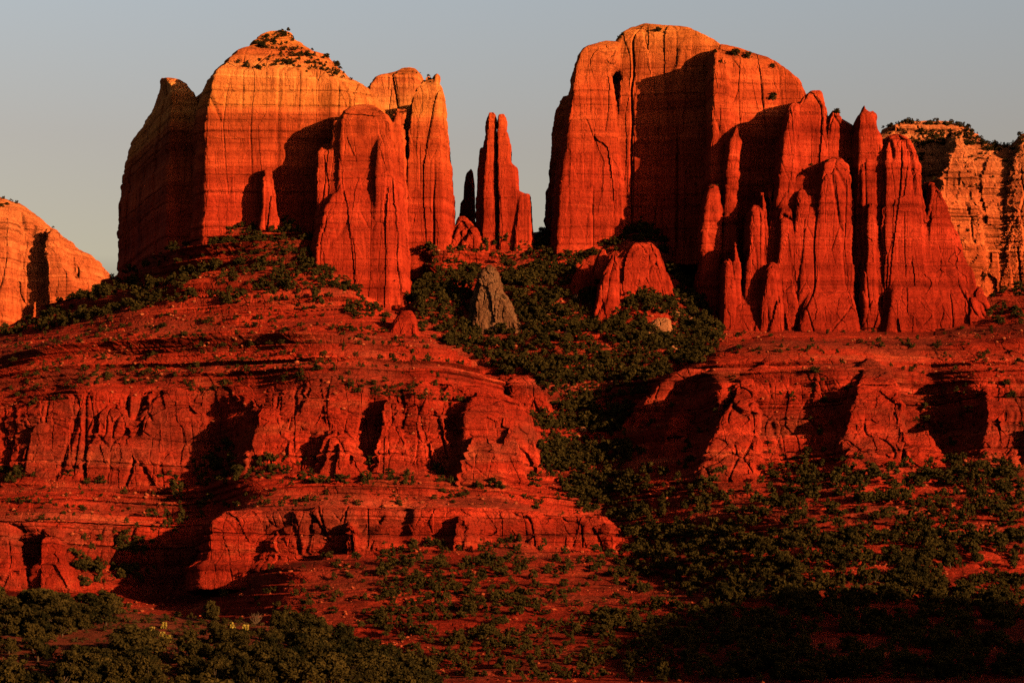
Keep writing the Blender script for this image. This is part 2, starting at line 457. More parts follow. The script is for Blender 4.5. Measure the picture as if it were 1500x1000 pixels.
def rock(name, prims, mat, parent, h=0.9, seed=0, **kw):
    xs, ys, zs = [], [], []
    for p in prims:
        p['poly'] = orient(p['poly'])
        p['z'], p['L'], p['R'] = prim_rows(p)
        xs += [p['L'].min(), p['R'].max()]
        ys += [p['Yf'] - 1, p['Yf'] + p['D'] + p['batter'] * (p['z'][-1] - p['z'][0])]
        zs += [p['z'][0], p['z'][-1]]
    mrg = 3 * h
    x = np.arange(min(xs) - mrg, max(xs) + mrg, h); y = np.arange(min(ys) - mrg, max(ys) + mrg, h); z = np.arange(min(zs) + 2 * h, max(zs) + mrg, h)
    f = np.full((len(x), len(y), len(z)), 20.0, np.float32)
    k = 1.5 * h
    for p in prims:
        e_ = prim_eval(p, x, y, z)
        hh = np.maximum(k - np.abs(f - e_), 0) / k
        f = np.minimum(f, e_) - hh * hh * k * 0.25
    f[:, :, 0] = np.maximum(f[:, :, 0], 0.5 * h)
    f = blur(f)
    v, q = surface_nets(f, np.array([x[0], y[0], z[0]], np.float32), h)
    v = relax(v, q, 1)
    if 0.7 < h < 1.05: v, q = subdivide(v, q)
    v = weather(v, q, seed=seed, **kw)
    org = np.array(parent.location, np.float32) if parent is not None else np.zeros(3, np.float32)
    o = make_mesh(name, v - org, q, mat, parent, False)
    ROCKS[name + str(len(ROCKS))] = (v, q)
    SPACING.append(h / 2 if 0.7 < h < 1.05 else h)
    return o
ROCKS = {}; SPACING = []

# ------------------------------------------------------------------ hillside: keyed sections from the valley floor up to the saddle
KEYS = [  # px, then (py, Y): foot, low cliff foot, low cliff top, main cliff foot, main cliff top, apron top, dip, foot of the buttes
 (-420, (1000,760),(880,950),(795,985),(750,1040),(640,1085),(575,1180),(572,1190),(565,1240)),
 (-150, (1000,760),(872,950),(782,985),(728,1040),(612,1080),(545,1175),(538,1190),(520,1245)),
 (0,    (1000,770),(862,955),(768,985),(708,1035),(600,1068),(540,1150),(530,1165),(488,1250)),
 (60,   (1000,770),(862,950),(772,980),(706,1030),(585,1065),(515,1160),(505,1180),(462,1275)),
 (120,  (1000,780),(865,960),(772,992),(706,1030),(575,1065),(495,1165),(485,1185),(428,1290)),
 (180,  (1000,790),(866,972),(772,1000),(706,1036),(578,1065),(485,1165),(470,1185),(397,1290)),
 (240,  (1000,790),(868,980),(775,1002),(704,1038),(575,1065),(475,1165),(450,1190),(375,1262)),
 (285,  (1000,780),(868,972),(790,990),(700,1032),(572,1066),(465,1165),(430,1190),(352,1232)),
 (325,  (1000,760),(867,955),(765,972),(697,1036),(568,1066),(455,1165),(410,1195),(338,1228)),
 (370,  (1000,745),(862,930),(757,950),(692,1000),(590,1060),(455,1162),(405,1192),(326,1226)),
 (420,  (1000,745),(825,925),(755,945),(690,1000),(570,1058),(455,1160),(400,1190),(320,1226)),
 (460,  (1000,745),(808,930),(745,948),(690,1004),(558,1054),(455,1155),(415,1178),(350,1212)),
 (520,  (1000,745),(800,935),(740,952),(690,1004),(558,1052),(460,1150),(445,1165),(432,1202)),
 (570,  (1000,740),(797,938),(742,955),(690,1004),(572,1050),(478,1140),(470,1150),(462,1196)),
 (600,  (1000,737),(796,939),(744,956),(690,1005),(574,1050),(486,1130),(480,1150),(474,1197)),
 (626,  (1000,735),(795,940),(745,958),(690,1006),(575,1050),(492,1122),(500,1150),(368,1248)),
 (680,  (1000,730),(790,945),(745,962),(695,1010),(585,1052),(535,1095),(555,1130),(352,1258)),
 (730,  (1000,725),(788,950),(745,966),(698,1017),(600,1057),(570,1085),(585,1115),(346,1260)),
 (775,  (1000,725),(786,955),(748,972),(700,1030),(640,1068),(605,1090),(595,1105),(340,1262)),
 (830,  (1000,720),(790,962),(755,985),(700,1035),(610,1090),(540,1130),(520,1140),(340,1262)),
 (890,  (1000,715),(803,950),(768,985),(705,1025),(625,1080),(560,1120),(540,1130),(330,1262)),
 (940,  (1000,710),(830,915),(780,960),(705,1010),(610,1068),(565,1100),(540,1130),(306,1258)),
 (1000, (1000,700),(850,880),(785,940),(695,1005),(590,1055),(545,1090),(550,1120),(405,1225)),
 (1060, (1000,690),(860,850),(785,920),(690,1000),(570,1050),(515,1111),(515,1135),(480,1178)),
 (1120, (1000,680),(865,830),(780,905),(690,1004),(558,1054),(500,1125),(496,1143),(484,1182)),
 (1180, (1000,670),(870,820),(775,900),(684,1004),(548,1056),(500,1125),(496,1143),(482,1177)),
 (1240, (1000,670),(875,815),(770,900),(672,997),(550,1044),(503,1125),(498,1143),(482,1175)),
 (1300, (1000,670),(880,815),(770,900),(668,1004),(560,1050),(505,1125),(500,1143),(480,1180)),
 (1360, (1000,670),(885,815),(765,900),(665,1014),(565,1062),(505,1128),(500,1146),(478,1184)),
 (1430, (1000,670),(890,815),(765,900),(678,985),(560,1042),(505,1121),(498,1140),(440,1213)),
 (1500, (1000,670),(895,815),(768,900),(682,985),(562,1042),(505,1112),(492,1128),(420,1235)),
 (1620, (1000,670),(900,815),(770,900),(684,985),(565,1042),(508,1112),(492,1128),(425,1235)),
 (1950, (1000,670),(905,815),(775,900),(690,985),(575,1042),(520,1112),(500,1128),(445,1235)),
]
def gauss1(a, s, axis=0):
    r = int(3 * s) + 1
    k = np.exp(-0.5 * (np.arange(-r, r + 1) / s) ** 2); k /= k.sum()
    pad = [(0, 0)] * a.ndim; pad[axis] = (r, r)
    b = np.pad(a, pad, mode='edge')
    return np.apply_along_axis(lambda q: np.convolve(q, k, 'valid'), axis, b)

def hillside():
    step = 1.25
    px = np.arange(-400, 1901, step)
    K = np.array([[c for kk in k[1:] for c in kk] for k in KEYS], float)
    kp = np.array([k[0] for k in KEYS], float)
    A = np.stack([np.interp(px, kp, K[:, i]) for i in range(K.shape[1])], 1)
    A = gauss1(A, 12 / step)
    py = A[:, 0::2].copy(); Y = A[:, 1::2].copy()         # (nx, 8)
    wv = 1 - sstep(760, 800, px) * (1 - sstep(1010, 1060, px))     # no cliffs in the valley
    wv = wv * (1 - 0.6 * sstep(1040, 1090, px))
    Y[:, 4] = Y[:, 4] + wv * (Y[:, 3] + 0.42 * (Y[:, 4] - Y[:, 3]) - Y[:, 4])
    wl_ = 1 - sstep(760, 900, px)
    Y[:, 2] = Y[:, 2] + wl_ * (Y[:, 1] + 0.55 * (Y[:, 2] - Y[:, 1]) - Y[:, 2])
    wcl = np.zeros((len(px), 10)); wcl[:, 2] = wl_; wcl[:, 4] = wv
    Xk = WX(px[:, None], Y); Zk = WZ(py, Y)
    # front skirt below the frame, and the far side behind the saddle
    y0 = np.full(len(px), 300.0); y00 = WX(px, 300.0)
    yb = Y[:, -1] + 170
    seq = [(WX(px, y0), y0, np.full(len(px), 2.0))]
    seq += [(Xk[:, i], Y[:, i], Zk[:, i]) for i in range(8)]
    seq += [(WX(px, yb), yb, Zk[:, -1] - 40), (WX(px, yb + 900), yb + 900, np.full(len(px), 5.0))]
    rows = [40, 150, 110, 70, 130, 120, 24, 190, 60, 10]
    P = []; CW = []
    for i, n in enumerate(rows):
        CW.append(np.repeat(wcl[:, i:i + 1], n, 1))
        t = np.arange(n) / n
        a, b = seq[i], seq[i + 1]
        P.append(np.stack([a[c][:, None] * (1 - t) + b[c][:, None] * t for c in range(3)], 2))
    P.append(np.stack(seq[-1], 1)[:, None, :])
    P = np.concatenate(P, 1)                                # (nx, nt, 3)
    CW.append(np.zeros((len(px), 1))); CW = gauss1(np.concatenate(CW, 1), 6.0, 1).ravel().astype(np.float32)
    for c in (1, 2):                                        # soften the key lines
        P[:, 4:760, c] = gauss1(P[:, :, c], 4.0, 1)[:, 4:760]
    P[:, :, 0] = WX(px[:, None], P[:, :, 1])
    nx_, nt = P.shape[:2]
    v = P.reshape(-1, 3).astype(np.float32)
    ii = np.arange(nx_ - 1)[:, None] * nt + np.arange(nt - 1)[None]
    q = np.stack([ii, ii + nt, ii + nt + 1, ii + 1], -1).reshape(-1, 4)
    n = normals(v, q)
    x, y, z = v.T
    hn = n.copy(); hn[:, 2] = 0; steep = np.linalg.norm(hn, axis=1); hn /= steep[:, None] + 1e-6
    act = (y > 640) & (y < 1320)
    ppx, ppy = 750 + x / y * F, HY - z / y * F
    # loose talus and soil smother the ledges in the saddle and low in the middle and right
    TALUS = np.clip(sstep(610, 700, ppx) * (1 - sstep(1000, 1080, ppx)) * (1 - sstep(640, 740, ppy)) * sstep(1085, 1130, y) + 0.45 * sstep(790, 850, ppy) + sstep(900, 1000, ppx) * sstep(670, 710, ppy), 0, 1)
    d = np.zeros(len(v), np.float32); up = d.copy()
    xa, ya, za, sa = x[act], y[act], z[act], steep[act]
    wx = xa + 1.2 * noise(xa / 8, ya / 8, za / 24, 11); wy = ya + 1.2 * noise(xa / 8, ya / 8, za / 24, 12)
    cl = CW[act]                                            # 1 on the cliff bands
    f1, f2, rv = cells(wx / 17, wy / 60, za / 120, 3)
    dd = (1.8 * rv - 1.6 * (1 - sstep(0, 0.10, f2 - f1))) * cl
    f1, f2, rv = cells(wx / 5, wy / 20, za / 24, 4)
    dd += (0.8 * rv - 0.5 * (1 - sstep(0, 0.10, f2 - f1))) * (0.3 + 0.7 * cl)
    # rounded gullies running down the slope
    g = noise(xa / 26 + 0.4 * noise(ya / 40, za / 40, 0 * xa, 9), ya / 190, 0 * xa, 21)
    dd += 6.0 * (0.5 - np.abs(g)) * (0.4 + 0.2 * cl)
    dd += 2.5 * fbm(xa / 30, ya / 30, za / 30, 3, 23)
    zz = za + 3.0 * noise(xa / 60, ya / 60, 0 * za, 71)
    dd += (3.2 - 1.4 * cl) * strata(zz) * sstep(0.2, 0.45, sa) * (0.7 + 0.6 * noise(xa / 30, ya / 30, za / 12, 91)) - 1.0 * notch(zz)
    dd += (0.75 + 0.75 * np.maximum(cl, TALUS[act])) * fbm(xa / 6, ya / 6, za / 2.4, 4, 41, 0.66)
    cot = np.clip(n[:, 2][act] / (sa + 0.05), 0.1, 2.0)
    dd += 1.7 * ledge(zz) * cot * sstep(0.15, 0.35, sa) * np.clip(0.75 + 0.9 * noise(xa / 45, ya / 45, za / 20, 95), 0.05, 1.4) * (1 - 0.5 * TALUS[act])
    d[act] = dd
    up[act] = (0.2 + 0.35 * TALUS[act]) * fbm(xa / 4, ya / 4, za / 4, 3, 51, 0.65)
    v = v + hn * d[:, None]; v[:, 2] += up
    o = make_mesh('hillside', v, q, M_hill, None, False)
    tag(o, 'red sandstone hillside of benches, cliffs and talus under the buttes', kind='structure')
    return v.reshape(nx_, nt, 3), q
HV, HQ = hillside()
def project(v):
    return 750 + v[..., 0] / v[..., 1] * F, HY - v[..., 2] / v[..., 1] * F
HPX, HPY = project(HV)
def hill_at(px, py):
    """the nearest hillside point seen at a place in the photo"""
    i = int(np.clip(round((px + 400) / 1.25), 0, HV.shape[0] - 1))
    c = HPY[i, 20:880] <= py
    t = (np.argmax(c) if c.any() else np.argmin(HPY[i, 20:880])) + 20
    return HV[i, t]
print('hillside', HV.shape, round(time.time() - T0, 1))

# ------------------------------------------------------------------ cliff noses standing out of the hillside
CL = []
def nose(rows, Y, D=60, **kw):
    Y += 8 if Y > 965 else 4
    kw.setdefault('batter', 0.35); kw.setdefault('pw', 0.4)
    rows = [(a, (l + r) / 2 - (r - l) * 0.56, (l + r) / 2 + (r - l) * 0.56) for a, l, r in rows]
    CL.append(prim(rows, Y, D, **kw))
# left main band
nose([(720,15,130),(650,40,108),(618,62,97),(600,74,90)], 1020)
nose([(720,100,245),(640,132,228),(600,150,206),(583,160,190)], 1018)
nose([(720,172,350),(650,190,338),(600,205,330),(575,218,312)], 1022)
nose([(710,352,452),(640,364,440),(612,374,428),(600,382,415)], 994, D=50)
nose([(712,430,775),(640,440,768),(590,452,752),(566,470,700)], 1010, D=60)
nose([(712,422,552),(650,430,547),(600,436,545),(568,445,532),(553,456,505)], 1000)
nose([(712,462,548),(650,476,526),(632,486,502)], 984, D=40)
nose([(705,546,616),(640,552,604),(598,557,598),(584,566,590)], 990, D=50)
nose([(705,590,676),(640,600,664),(605,607,652),(592,618,642)], 1000)
nose([(710,655,772),(660,668,764),(605,676,752),(580,694,735)], 994)
nose([(710,668,748),(660,682,734),(640,692,718)], 980, D=40)
nose([(705,724,770),(650,732,764),(628,738,757)], 990, D=40)
# little dome in the valley behind
nose([(640,735,825),(600,742,815),(570,745,790),(552,750,772)], 1070, D=40)
# left low band
nose([(868,-40,60),(800,-40,48),(772,-40,40)], 940, D=40)
nose([(868,52,125),(800,58,112),(776,64,104)], 938, D=40)
nose([(868,120,172),(810,126,165),(780,132,156)], 962, D=40)
nose([(875,285,455),(820,295,445),(765,305,435),(752,330,410)], 925, D=50)
nose([(808,440,600),(770,446,592),(746,455,580)], 926, D=40)
nose([(803,560,720),(768,566,715),(747,575,704)], 930, D=40)
nose([(800,690,800),(766,696,795),(749,704,785)], 936, D=40)
nose([(800,775,915),(772,782,906),(757,800,888)], 938, D=40)
nose([(800,655,705),(775,660,700),(760,668,692)], 923, D=30)
nose([(800,500,535),(778,504,530),(765,510,524)], 918, D=30)
# right main band
nose([(640,905,985),(600,925,1000),(560,965,1030),(540,1000,1035)], 1050, D=30)
nose([(705,940,1010),(660,952,1010),(625,970,1012),(600,985,1015)], 1008, D=40, batter=0.7)
nose([(708,1000,1110),(670,1012,1112),(630,1028,1114),(595,1046,1112),(570,1060,1104),(555,1074,1096)], 976, D=90, pw=0.6, batter=0.75)
nose([(640,1050,1110),(600,1064,1116),(565,1082,1124),(540,1100,1130),(526,1112,1130)], 1018, D=60, pw=0.6, batter=0.9)
nose([(690,1128,1220),(620,1140,1222),(570,1152,1220),(535,1168,1210)], 1016, D=70, batter=0.7)
nose([(705,1180,1330),(650,1192,1330),(605,1204,1324),(570,1220,1310),(545,1238,1292),(530,1250,1278)], 977, D=100, pw=0.6, batter=0.8)
nose([(722,1204,1296),(680,1214,1290),(655,1228,1272)], 968, D=50, pw=0.6, batter=0.6)
nose([(710,1288,1384),(668,1298,1378),(636,1312,1364)], 978, D=50, pw=0.6, batter=0.6)
nose([(705,1384,1482),(650,1392,1478),(600,1400,1466),(566,1412,1444)], 974, D=90, pw=0.5, batter=0.6)
nose([(705,1466,1600),(650,1472,1590),(628,1480,1560)], 975, D=50)
nose([(700,1580,1700),(640,1590,1690),(600,1610,1670)], 980, D=50)
cliff = rock('cliff', CL, M_hill, None, h=0.85, seed=3, joint=1.1, amp=1.2, rough=2.0, bed=1.8, step=0.55)
tag(cliff, 'red sandstone cliff bands with rounded noses across the hillside', kind='structure')
print('cliff', round(time.time() - T0, 1))

# ------------------------------------------------------------------ left butte
b = thing('sandstone_butte', 'broad dome-topped red butte on the left with a dark shaded left wall', 'butte', (WX(420, 1240), 1240, WZ(420, 1240)))
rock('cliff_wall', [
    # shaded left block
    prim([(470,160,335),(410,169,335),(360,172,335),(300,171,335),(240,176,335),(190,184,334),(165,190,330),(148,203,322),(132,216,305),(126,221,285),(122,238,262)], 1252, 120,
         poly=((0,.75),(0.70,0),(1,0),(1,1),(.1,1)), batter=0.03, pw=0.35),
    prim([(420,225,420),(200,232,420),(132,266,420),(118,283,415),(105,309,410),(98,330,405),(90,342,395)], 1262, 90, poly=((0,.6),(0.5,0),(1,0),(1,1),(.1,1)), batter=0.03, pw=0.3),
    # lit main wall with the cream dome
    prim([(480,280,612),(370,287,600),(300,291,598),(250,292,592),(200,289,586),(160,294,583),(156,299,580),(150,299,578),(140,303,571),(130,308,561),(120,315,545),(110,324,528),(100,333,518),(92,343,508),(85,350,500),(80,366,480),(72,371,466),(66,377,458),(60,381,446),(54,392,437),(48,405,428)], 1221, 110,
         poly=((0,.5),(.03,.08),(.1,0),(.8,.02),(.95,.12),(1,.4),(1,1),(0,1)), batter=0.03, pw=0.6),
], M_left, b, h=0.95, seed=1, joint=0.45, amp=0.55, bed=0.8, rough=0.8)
rock('front_tower', [
    prim([(500,455,622),(440,446,608),(400,448,602),(372,452,600),(345,459,597),(310,466,592),(290,480,580)], 1190, 60, batter=0.06, pw=0.3),
    prim([(470,462,520),(340,463,505),(300,463,500),(230,462,500),(222,467,497),(214,474,492)], 1200, 40, batter=0.02),
    prim([(470,480,598),(350,484,592),(250,488,588),(200,490,583),(185,492,580),(172,498,575),(163,508,565),(157,522,552)], 1196, 55, batter=0.03, pw=0.55),
    prim([(300,486,505),(190,487,500),(176,489,497),(171,491,496)], 1200, 12),
    prim([(400,556,598),(300,566,596),(200,575,593),(172,578,591),(160,582,589)], 1206, 50, batter=0.02),
    prim([(440,540,600),(240,548,582),(205,552,575),(190,558,568)], 1192, 30, batter=0.04),
], M_left, b, h=0.8, seed=2, joint=0.75, amp=0.7, bed=0.6, rough=0.8)
rock('end_block', [
    prim([(420,586,676),(370,590,669),(330,590,668),(300,590,667),(270,591,664),(240,592,662),(200,594,659),(180,596,658),(160,598,657),(148,600,656),(138,605,654),(130,610,650),(124,614,647)], 1240, 60,
         poly=((0,.2),(.08,0),(.85,0),(1,.2),(1,1),(0,1)), batter=0.02, pw=0.3),
    prim([(140,630,650),(122,632,648),(112,634,646),(107,637,643)], 1246, 10),
    prim([(140,618,636),(120,622,633),(112,625,631)], 1250, 10),
    prim([(240,520,628),(150,526,628),(132,533,626),(119,545,624),(112,575,620),(106,588,614),(103,597,606)], 1290, 60, pw=0.3),
], M_left, b, h=0.8, seed=4, joint=0.5, amp=0.4, bed=0.6, rough=0.7)
rock('pillar', [prim([(345,378,412),(310,383,405),(290,384,403),(262,385,398),(250,386,397),(245,389,394)], 1213, 12, batter=0.03)], M_left, b, h=0.5, seed=5, scale=0.6, bed=0.4)

# ------------------------------------------------------------------ spires in the gap
b = thing('twin_spire', 'pair of slender red rock fingers standing together in the gap', 'rock spire', (WX(737, 1255), 1255, WZ(365, 1255)))
rock('spire', [
    prim([(385,688.3,734.7),(350,693.3,731.7),(330,695.3,730.7),(300,696.3,729.7),(250,700.4,729.6),(215,705.4,728.6),(192,708.4,728.6),(187,709.9,727.6),(184,708.9,728.6),(175,708.7,728.8),(171,709.2,728.3),(167,710.2,727.3)], 1248, 20, batter=0.01, poly=((0,.9),(.35,0),(.85,0),(1,.3),(1,1)), pw=0.12),
    prim([(340,696.3,713.7),(230,700.4,713.6),(216,703.4,712.6)], 1256, 6)], M_right, b, h=0.45, seed=6, scale=0.5, bed=0.35, joint=0.3, amp=0.2, rough=0.5)
rock('spire', [
    prim([(390,724.3,783.7),(360,725.3,780.7),(330,725.8,779.7),(300,725.8,778.7),(288,726.3,776.7),(283,726.3,771.7),(279,726.3,760.7),(260,725.9,759.6),(245,726.4,757.6),(239,726.4,750.6),(212,726.9,749.6),(202,726.9,747.1),(190,726.9,743.6),(185,727.9,742.6),(182,726.9,743.6),(176,727.4,743.6),(172.5,727.9,743.3),(169.5,729.2,742.3)], 1246, 20, batter=0.01, poly=((0,.7),(.1,0),(.8,0),(1,.3),(1,1)), pw=0.12),
    prim([(380,750.3,782.7),(330,754.3,779.7),(290,758.3,777.7),(284,762.3,774.7)], 1243, 10)], M_right, b, h=0.45, seed=7, scale=0.5, bed=0.35, joint=0.3, amp=0.2, rough=0.5)
b = thing('rock_spire', 'short thin dark rock spike left of the twin red fingers', 'rock spire', (WX(684, 1290), 1290, WZ(315, 1290)))
rock('spire', [prim([(345,670.3,697.7),(315,672.3,695.7),(292,673.3,695.7),(286,678.3,695.7),(262,679.3,694.7),(251,681.4,693.6),(247,683.4,691.6)], 1290, 12, batter=0.0, poly=((0,1),(.8,0),(1,.3),(1,1)), pw=0.2)], M_right, b, h=0.4, seed=8, scale=0.4, bed=0.25, amp=0.3, rough=0.6, joint=0.3)

# ------------------------------------------------------------------ right butte
b = thing('sandstone_butte', 'tallest flat-topped butte on the right with a long shadow down its face', 'butte', (WX(980, 1270), 1270, WZ(350, 1270)))
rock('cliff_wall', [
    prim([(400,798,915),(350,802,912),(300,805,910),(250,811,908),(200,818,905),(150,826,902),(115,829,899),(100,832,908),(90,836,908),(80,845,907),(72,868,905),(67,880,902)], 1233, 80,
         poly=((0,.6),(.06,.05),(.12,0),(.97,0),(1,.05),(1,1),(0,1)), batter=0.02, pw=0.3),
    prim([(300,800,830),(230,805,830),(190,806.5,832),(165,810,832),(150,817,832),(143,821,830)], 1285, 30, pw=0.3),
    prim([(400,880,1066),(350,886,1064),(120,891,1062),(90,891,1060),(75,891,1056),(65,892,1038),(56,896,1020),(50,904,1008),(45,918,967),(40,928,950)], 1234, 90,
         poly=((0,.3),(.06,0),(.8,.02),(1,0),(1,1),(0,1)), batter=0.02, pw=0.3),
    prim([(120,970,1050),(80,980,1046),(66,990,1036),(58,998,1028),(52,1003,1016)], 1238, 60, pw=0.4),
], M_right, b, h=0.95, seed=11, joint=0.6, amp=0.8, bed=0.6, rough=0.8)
rock('shoulder', [
    prim([(500,1000,1215),(300,1022,1200),(200,1026,1192),(140,1028,1184),(128,1028,1177),(115,1028,1162),(105,1028,1147),(97,1028,1130),(90,1028,1110),(83,1030,1092),(76,1034,1064)], 1217, 100,
         poly=((0,.35),(.02,.03),(.06,0),(.9,.03),(1,.2),(1,1),(0,1)), batter=0.01, pw=0.12),
    prim([(480,1028,1076),(300,1030,1078),(170,1032,1076),(110,1033,1072),(84,1035,1066),(74,1037,1058)], 1209, 30, batter=0.01, pw=0.2),
    prim([(480,1085,1145),(250,1088,1142),(170,1090,1138),(155,1096,1130),(148,1104,1120)], 1214, 40, batter=0.06, pw=0.4),
    prim([(520,1012,1066),(365,1020,1056),(330,1023,1056),(288,1029,1055),(278,1033,1053),(271,1038,1048)], 1194, 22, batter=0.03),
    prim([(480,1050,1088),(330,1055,1082),(290,1056,1080),(240,1058,1084),(205,1064,1086),(192,1069,1085),(185,1075,1083)], 1200, 22, batter=0.02),
], M_right, b, h=0.8, seed=12, joint=0.4, amp=0.4, bed=0.6, rough=0.8)

# ------------------------------------------------------------------ fluted red towers in front of the right butte
b = thing('rock_tower', 'cluster of fluted red towers and fins stepping down before the right butte', 'rock tower', (WX(1260, 1170), 1170, WZ(482, 1170)))
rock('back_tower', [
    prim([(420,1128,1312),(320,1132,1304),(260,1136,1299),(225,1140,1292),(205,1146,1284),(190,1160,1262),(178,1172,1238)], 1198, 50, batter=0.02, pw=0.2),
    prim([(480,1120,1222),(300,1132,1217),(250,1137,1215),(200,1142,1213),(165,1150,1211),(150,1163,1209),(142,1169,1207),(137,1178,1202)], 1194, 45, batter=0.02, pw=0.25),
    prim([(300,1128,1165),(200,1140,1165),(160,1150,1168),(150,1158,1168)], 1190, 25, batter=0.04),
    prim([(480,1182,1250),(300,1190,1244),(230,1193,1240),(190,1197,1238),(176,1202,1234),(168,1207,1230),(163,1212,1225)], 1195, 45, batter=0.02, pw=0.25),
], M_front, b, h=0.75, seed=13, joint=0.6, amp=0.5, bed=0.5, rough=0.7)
rock('back_tower', [
    prim([(400,1230,1316),(260,1235,1306),(230,1237,1297),(200,1238,1289),(180,1240,1283),(170,1246,1275),(164,1252,1268),(156,1254,1267)], 1188, 45, batter=0.02, pw=0.2),
    prim([(260,1255,1300),(210,1258,1290),(185,1261,1286),(172,1263,1284),(165,1267,1281)], 1192, 30, batter=0.02, pw=0.2),
], M_front, b, h=0.7, seed=14, joint=0.3, amp=0.3, bed=0.5, rough=0.6)
rock('right_tower', [
    prim([(505,1130,1455),(450,1138,1436),(400,1150,1416),(350,1162,1390),(310,1180,1362),(285,1200,1346)], 1187, 70, batter=0.06, pw=0.3),
    prim([(505,1262,1354),(400,1264,1360),(300,1267,1354),(250,1269,1346),(230,1271,1342),(215,1276,1334),(206,1283,1324),(200,1292,1312)], 1182, 60, batter=0.03, pw=0.3),
    prim([(505,1322,1434),(450,1326,1424),(400,1330,1412),(350,1334,1400),(320,1338,1390),(300,1341,1383),(280,1344,1374),(265,1349,1362)], 1188, 55, batter=0.03, pw=0.3),
    prim([(505,1362,1452),(440,1366,1436),(400,1369,1424),(360,1374,1408),(340,1380,1398)], 1187, 50, batter=0.04, pw=0.3),
    prim([(510,1390,1466),(470,1400,1450),(430,1408,1436),(415,1414,1426)], 1183, 50, batter=0.06, pw=0.3),
    prim([(500,1252,1300),(350,1251,1287),(260,1254,1284),(230,1258,1282),(218,1264,1277),(214,1268,1274)], 1184, 25, batter=0.05),
    prim([(500,1255,1292),(400,1258,1286),(310,1263,1283),(298,1267,1279)], 1176, 20, batter=0.05),
    prim([(525,1240,1480),(490,1252,1462),(450,1262,1440),(410,1275,1415),(390,1290,1400)], 1166, 70, batter=0.42, pw=0.2),
], M_front, b, h=0.75, seed=15, joint=0.85, amp=0.7, bed=0.7, rough=0.8)
rock('dome_tower', [
    prim([(510,1050,1272),(430,1070,1264),(380,1085,1258),(330,1103,1252),(290,1122,1248),(264,1146,1244),(250,1170,1240)], 1185, 60, batter=0.05, pw=0.2),
    prim([(505,1160,1266),(480,1163,1260),(400,1169,1256),(340,1174,1252),(300,1177,1249),(280,1179,1247),(262,1182,1245),(254,1184,1242),(247,1187,1240),(240,1194,1235),(234,1206,1224)], 1180, 60, batter=0.03, pw=0.25),
    prim([(525,1130,1278),(490,1142,1268),(450,1156,1258),(420,1170,1246)], 1164, 60, batter=0.42, pw=0.2),
    prim([(505,1150,1200),(400,1160,1200),(330,1166,1198),(290,1172,1196),(276,1178,1192)], 1178, 35, batter=0.07),
], M_front, b, h=0.75, seed=16, joint=0.6, amp=0.6, bed=0.6, rough=0.8)
rock('skirt', [prim([(530,1020,1180),(495,1038,1176),(460,1054,1174),(430,1066,1170),(390,1082,1166),(350,1100,1166),(320,1116,1164)], 1166, 50, batter=0.42, pw=0.2)], M_front, b, h=0.8, seed=19, joint=0.9, amp=1.0, bed=1.0, rough=1.4)
for i, (rows, Y) in enumerate((
    ([(505,1046,1080),(470,1053,1077),(400,1057,1074),(385,1059,1072),(378,1063,1068)], 1174),
    ([(505,1062,1094),(450,1066,1086),(380,1069,1082),(364,1070,1080),(355,1072,1078)], 1177),
    ([(505,1074,1124),(420,1083,1121),(350,1090,1120),(312,1093,1118),(302,1097,1112)], 1178),
    ([(500,1102,1134),(350,1107,1126),(300,1109,1121),(288,1110,1119),(281,1112,1117)], 1184),
    ([(500,1112,1152),(330,1117,1137),(290,1119,1130),(270,1120,1127),(262,1121.5,1125)], 1190),
    ([(505,1116,1180),(400,1126,1174),(350,1135,1170),(312,1138,1160),(300,1143,1154)], 1180),
    ([(505,1140,1196),(400,1148,1192),(330,1155,1190),(288,1161,1184),(277,1167,1178)], 1180),
    ([(505,1100,1150),(440,1108,1146),(400,1116,1142),(386,1122,1136)], 1170))):
    rock('fin', [prim(rows, Y, 26, batter=0.05, pw=0.5)], M_front, b, h=0.55, seed=20 + i, scale=0.6, bed=0.4, joint=0.9)

# ------------------------------------------------------------------ outcrops in the wooded saddle
def outcrop(name, label, cat, px, py, parts, mat, dy=-6, **kw):
    """rows are traced on the photo; the depth is where the hillside carries the foot"""
    p = hill_at(px, py)
    b = thing(name, label, cat, tuple(float(c) for c in p))
    for pn, pr, seed in parts:
        rock(pn, [prim(r, float(p[1]) + dy + o, D, **k) for r, o, D, k in pr], mat, b, seed=seed, **kw)
outcrop('rock_outcrop', 'square red sandstone outcrop rising from the wooded saddle', 'outcrop', 925, 440, [('cliff_wall', [
    ([(520,865,1010),(450,872,992),(425,877,985),(400,885,978),(378,897,973),(366,911,967),(359,921,959)], 0, 45, dict(batter=0.15, pw=0.35)),
    ([(520,858,915),(420,876,902),(390,888,906),(372,896,904)], -7, 20, dict(batter=0.1))], 30)], M_right, h=0.55, scale=0.7, bed=0.5)
outcrop('rock_slab', 'tilted cracked red slabs left of the square outcrop in the saddle', 'rock slab', 860, 418, [
    ('slab', [([(455,826,890),(420,834,876),(410,836,872),(395,845,869),(386,852,864)], 0, 12, dict(batter=0.3))], 31),
    ('slab', [([(455,856,906),(425,862,898),(400,866,895),(380,872,891),(366,880,888)], 2, 12, dict(batter=0.3))], 32)], M_right, h=0.4, scale=0.45, bed=0.2)
outcrop('rock_spire', 'ragged grey brown rock cone standing among trees in the saddle', 'rock spire', 725, 487, [('spire', [
    ([(540,660,810),(505,676,786),(485,684,770),(468,688,758),(450,691,748),(438,693,742),(415,700,731),(400,706,728),(392,711,723),(387,714,718)], 0, 24, dict(batter=0.2, pw=0.6))], 33)], M_grey, h=0.45, scale=0.5, bed=0.5, rough=4.0, joint=2.0)
